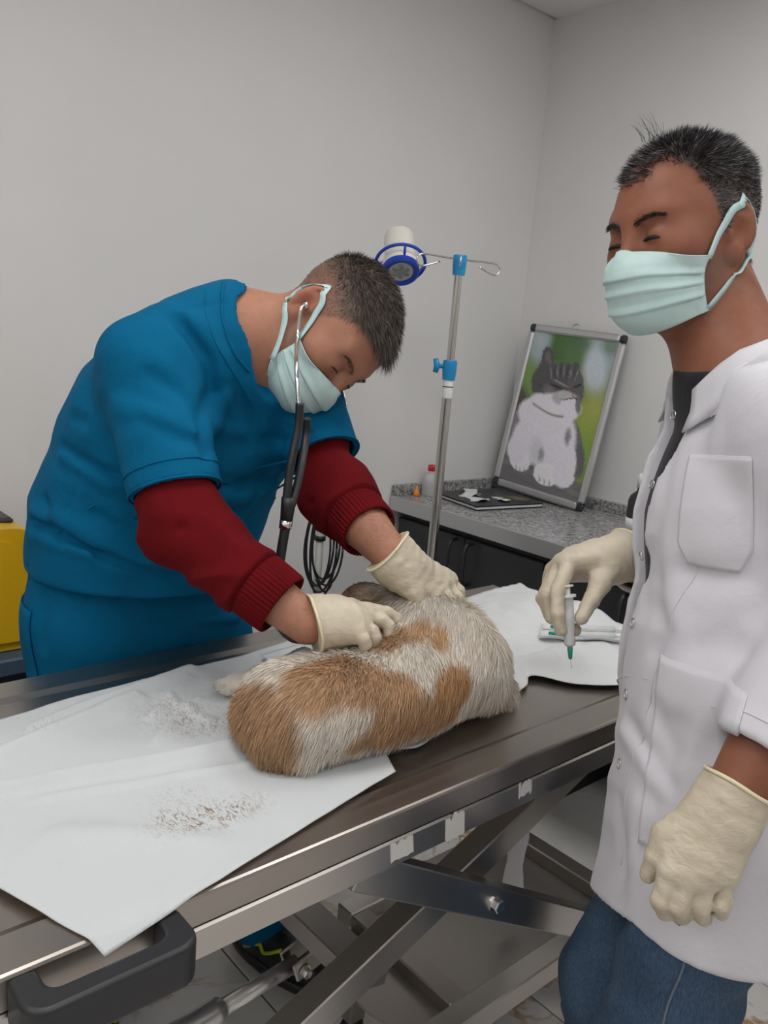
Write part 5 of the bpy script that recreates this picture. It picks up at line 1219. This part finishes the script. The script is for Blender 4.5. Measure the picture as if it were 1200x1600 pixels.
# jeans
def jeans(P):
    d = ecap(P, PE2 + A(0, 0, -.06), PE2 + A(0, 0, .02), .145, .145, .11, .11, LT)
    lk = A(.905, .410, .50); rk = A(1.03, .535, .50)
    for h, k, a in ((PE2 + LT * .075 + A(-.02, .01, -.05), lk, A(.945, .41, .08)), (PE2 - LT * .085 + A(0, 0, -.05), rk, A(1.07, .53, .08))):
        l = sm(rc(P, h, k, .082, .072), rc(P, k, a, .072, .064), .05); d = sm(d, l, .03)
    d = d - wr(P, 10, .004) - .0015 * vnoise(P, 40); return smx(d, .03 - P[:, 2], .01)
V_, Q_ = sdf_mesh(jeans, (.72, .26, .02), (1.20, .70, .97), .0058); jn = mesh_np('jeans', V_, Q_, M['denim'], V2, True); jn['label'] = 'blue denim jeans'
sl_ = [PE2 + LT * .4 + A(-.075 - .020 * math.sin(t * 6) * 0, .01, -.10) + (A(.905, .410, .50) - (PE2 + A(-.03, 0, -.05))) * t for t in np.linspace(0, 1.0, 40)]
sl_ = march(jeans, np.array(sl_), -LT, .0008, 60, .6); MB().tube([tuple(p) for p in sl_], .0016, 6).build('side_seam', M['seam_thread'], jn, True)
for a, yw in (((.945, .41), math.radians(20)), ((1.07, .53), math.radians(15))): shoe(a, yw, V2)
# lab coat
LCU = LE2 + (LW2 - LE2) * .78; RCU = RE2 + (RW2 - RE2) * .72; axl = unit(LW2 - LE2); axr = unit(RW2 - RE2)
ct_fold = [([A(0.931, 0.478, 1.377), A(0.919, 0.476, 1.333), A(0.915, 0.475, 1.320)], 0.018, -0.006),
           ([A(0.928, 0.453, 1.405), A(0.920, 0.464, 1.365), A(0.913, 0.463, 1.335)], 0.022, 0.006),
           ([A(0.889, 0.459, 1.179), A(0.885, 0.426, 1.178), A(0.888, 0.396, 1.189)], 0.022, -0.009),
           ([A(0.886, 0.447, 1.166), A(0.884, 0.419, 1.167), A(0.888, 0.392, 1.179)], 0.022, 0.006),
           ([A(0.903, 0.498, 1.155), A(0.899, 0.495, 1.131), A(0.879, 0.464, 1.108), A(0.879, 0.475, 1.082)], 0.016, -0.006),
           ([A(0.893, 0.478, 1.192), A(0.893, 0.477, 1.151), A(0.879, 0.452, 1.120)], 0.02, 0.006),
           ([A(0.871, 0.415, 1.107), A(0.876, 0.393, 1.121), A(0.875, 0.376, 1.114)], 0.018, -0.006),
           ([A(0.909, 0.516, 1.218), A(0.932, 0.532, 1.159), A(0.903, 0.510, 1.112)], 0.014, -0.004),
           ([A(0.970, 0.538, 1.357), A(0.937, 0.528, 1.303), A(0.911, 0.513, 1.251)], 0.016, -0.004),
           ([A(0.865, 0.456, 1.019), A(0.859, 0.436, 0.998), A(0.855, 0.424, 0.977)], 0.014, -0.006),
           ([A(0.897, 0.510, 0.958), A(0.864, 0.463, 0.954), A(0.849, 0.424, 0.936)], 0.014, 0.007),
           ([A(0.884, 0.493, 0.975), A(0.860, 0.452, 0.965), A(0.849, 0.416, 0.945)], 0.012, -0.006),
           ([A(0.875, 0.491, 0.872), A(0.862, 0.467, 0.834), A(0.858, 0.457, 0.800)], 0.018, -0.005),
           ([A(0.854, 0.453, 0.899), A(0.850, 0.446, 0.851), A(0.851, 0.443, 0.797)], 0.018, 0.006),
           ([A(0.857, 0.422, 1.015), A(0.852, 0.426, 0.964), A(0.848, 0.427, 0.924)], 0.016, -0.006),
           ([A(0.832, 0.368, 1.054), A(0.857, 0.382, 1.008), A(0.853, 0.383, 0.985)], 0.014, -0.005)]
def coat_b(P):
    d = ecap(P, PE2 + A(-.010, .0, -.22), PE2, .180, .164, .136, .124, LT); d = sm(d, ecap(P, PE2, WA2, .162, .162, .122, .122, LT), .05); d = sm(d, ecap(P, WA2, CH2, .162, .170, .122, .120, LT), .05); d = sm(d, ecap(P, CH2, UP2, .170, .130, .124, .090, LT), .05)
    d = sm(d, rc(P, LS2, NB2 + A(0, 0, -.02), .062, .066), .045); d = sm(d, rc(P, RS2, NB2 + A(0, 0, -.02), .062, .066), .045)
    for s_, e_, c_, ax in ((LS2, LE2, LCU, axl), (RS2, RE2, RCU, axr)):
        a = sm(rc(P, s_, e_, .066, .056), rc(P, e_, c_ + ax * .04, .056, .046), .03); a = smx(a, (P - c_.astype(np.float32)) @ ax.astype(np.float32), .004); a = np.maximum(a, -rc(P, c_ - ax * .03, c_ + ax * .08, .041, .040)); d = sm(d, a, .018)
    return d - folds(P, ct_fold) - wr(P, 7, .0035) - .0012 * vnoise(P, 30)
def coat(P):
    d = coat_b(P); rel = P - CH2.astype(np.float32); l = rel @ LT.astype(np.float32); fz = rel @ FV.astype(np.float32); z = P[:, 2]
    half = np.interp(z, [.70, .95, 1.10, 1.25, 1.36, 1.42, 1.5], [.022, .022, .026, .034, .055, .075, .085]).astype(np.float32); cen = np.interp(z, [.7, 1.0, 1.15, 1.3], [.020, .024, .018, -.002]).astype(np.float32)
    cut = np.maximum(np.abs(l - cen) - half, -(fz - .02)); d = np.maximum(d, -cut)
    d = smx(d, -rc(P, NB2 + A(0, 0, .0), NB2 + A(-.03, .02, .16), .076, .09), .005)
    d = np.maximum(d, -np.maximum(coat_b(P) + .010, z - .80))
    return smx(d, -(z - (.700 + .36 * np.clip(l - .03, -.04, .15))), .004)
V_, Q_ = sdf_mesh(coat, (.72, .18, .66), (1.30, .80, 1.50), .0047); co = mesh_np('lab_coat', V_, Q_, M['coat'], V2, True); co['label'] = 'open white cotton lab coat with snap buttons'
# collar
cl = []
for t in np.linspace(-1, 1, 33):
    a = t * 2.25; r = .080 + .006 * abs(t); c = NB2 + A(0, 0, .022 - .075 * max(0, abs(t) - .35)) ; bk = -FV * math.cos(a) * r + LT * math.sin(a) * r * 1.02
    row = []
    for v in np.linspace(0, 1, 7):
        o_ = unit(bk); fall = .045 + .020 * sstep(.4, 1, abs(t)); row.append(c + bk + o_ * (.004 + .030 * v) + Z * (.016 * math.sin(v * 2.2) - fall * v))
    cl.append(row)
cl = np.array(cl); cl = push_out(coat_b, cl.reshape(-1, 3), .004, 5).reshape(cl.shape); sheet('collar', cl.astype(float)[::-1], .002, M['coat'], co)
# snap buttons down the front edge, pockets, seams
for p in (A(.982, .558, 1.351), A(.937, .545, 1.266), A(.944, .552, 1.170), A(.914, .530, 1.092), A(.902, .518, 1.003), A(.893, .505, .915)):
    n_ = grad(coat_b, p[None], .004)[0]; p = p - n_ * coat_b(p[None].astype(np.float32))[0] + n_ * .0008
    MB().torus(tuple(p), .0060, .0010, tuple(n_), 24, 6).build('snap_button', M['chrome'], co, True)
def patch(tl, tr, br, bl, name, nu=30, nv=30, taper=0.0):
    """pocket laid on the left front of the coat between four corners"""
    n_ = unit(LT * .85 + FV * .45); u, v, g = quad_grid([tl, tr, br, bl], nu, nv)
    if taper: g = g + ((.5 - u) * np.clip((v - .80) / .20, 0, 1) * taper)[..., None] * (np.array(tr) - np.array(tl))
    g = march(coat_b, (g + n_ * .06).reshape(-1, 3), -n_, .0013, 60, .6).reshape(nu, nv, 3).astype(float)
    o = sheet(name, g, .0022, M['coat'], co); ed = list(g[0]) + list(g[1:, -1]) + list(g[-1][::-1][1:])
    MB().tube([tuple(p) for p in ed], .0011, 6).build('pocket_seam', M['coat'], o, True); MB().tube([tuple(p) for p in g[:, 0]], .0017, 6).build('pocket_hem', M['coat'], o, True); MB().tube([tuple(p) for p in g[:, 3]], .0008, 6).build('pocket_stitch', M['coat'], o, True)
patch(A(.920, .492, 1.311), A(.877, .400, 1.325), A(.889, .383, 1.200), A(.889, .470, 1.190), 'chest_pocket', taper=.35)
patch(A(.873, .464, 1.079), A(.851, .346, 1.090), A(.852, .340, .87), A(.850, .440, .86), 'lower_pocket')
# placket top-stitch beside the front edge
tl_ = []
for z_ in np.linspace(1.30, .80, 40):
    p = PE2 + FV * .30 + LT * (.060 + .0 * z_); p = A(p[0], p[1], z_); tl_.append(p)
tl_ = march(coat_b, np.array(tl_), -FV, .0004, 60, .6); MB().tube([tuple(p) for p in tl_], .0008, 6).build('placket_stitch', M['coat'], co, True)
ring_on(coat_b, LCU - axl * .02, axl, .055, r=.0009).build('cuff_seam', M['coat'], co, True)
# gloves and syringe
RF = [[A(0.941, 0.654, 1.135), A(0.901, 0.639, 1.103), A(0.895, 0.631, 1.077), A(0.901, 0.625, 1.052)],
      [A(0.949, 0.672, 1.129), A(0.915, 0.664, 1.091), A(0.916, 0.654, 1.060), A(0.935, 0.627, 1.047)],
      [A(0.957, 0.688, 1.114), A(0.935, 0.684, 1.080), A(0.937, 0.675, 1.054), A(0.955, 0.656, 1.043)],
      [A(0.968, 0.701, 1.098), A(0.952, 0.700, 1.068), A(0.952, 0.688, 1.050), A(0.965, 0.675, 1.045)]]
RT = [A(1.005, 0.634, 1.125), A(0.970, 0.620, 1.111), A(0.947, 0.615, 1.092), A(0.928, 0.615, 1.069)]
LF = [[A(0.737, 0.347, 0.921), A(0.728, 0.346, 0.888), A(0.753, 0.351, 0.862), A(0.778, 0.352, 0.865)],
      [A(0.746, 0.330, 0.919), A(0.737, 0.330, 0.888), A(0.762, 0.336, 0.863), A(0.786, 0.340, 0.867)],
      [A(0.762, 0.318, 0.917), A(0.754, 0.317, 0.888), A(0.777, 0.322, 0.863), A(0.800, 0.328, 0.867)],
      [A(0.782, 0.308, 0.919), A(0.773, 0.306, 0.890), A(0.792, 0.310, 0.869), A(0.812, 0.316, 0.870)]]
LTH = [A(0.770, 0.351, 0.958), A(0.753, 0.363, 0.944), A(0.745, 0.366, 0.921), A(0.742, 0.370, 0.899)]
glove(A(1.032, 0.640, 1.132), RF, RT, A(1.054, 0.638, 1.137), A(1.019, 0.644, 1.130), .038, .033, V2)
glove(A(0.801, 0.328, 0.974), LF, LTH, A(0.814, 0.326, 0.999), A(0.799, 0.329, 0.971), .036, .034, V2)
LW_DBG = A(0.804, 0.327, 0.981)
S0, S1, S2, S3 = A(0.915, 0.635, 1.109), A(0.912, 0.616, 1.031), A(0.911, 0.612, 1.015), A(0.911, 0.608, 1.003)
SY = empty('syringe', tuple(S3), 'clear syringe with green needle hub held in the gloved hand above the table', 'syringe')
sd = unit(S1 - S0)
MB().tube([S0 + sd * .012, S1 - sd * .003, S1], [.0076, .0076, .0040], 18).build('barrel', M['syringe'], SY, auto=40)
MB().tube([S0 + sd * .010, S0 + sd * .013], .0115, 18).build('finger_flange', M['label_white'], SY, auto=40)
MB().tube([S0 - sd * .001, S0 + sd * .03], .0042, 12).build('plunger_rod', M['label_white'], SY, True)
MB().tube([S0 - sd * .003, S0 - sd * .001], .0085, 18).build('plunger_disc', M['label_white'], SY, auto=40)
MB().tube([S1 - sd * .022, S1 - sd * .004], .0070, 16).build('liquid', mat('clear_liquid', (.75, .77, .77), .05, 0, Transmission_Weight=.8, IOR=1.33), SY, True)
MB().tube([S1 - sd * .001, S1 + sd * .004, S2], [.0034, .0038, .0024], 12).build('needle_hub', M['green_hub'], SY, True)
MB().tube([S2, S3], .0005, 6).build('needle', M['chrome'], SY, True)
bpy.context.view_layer.update()
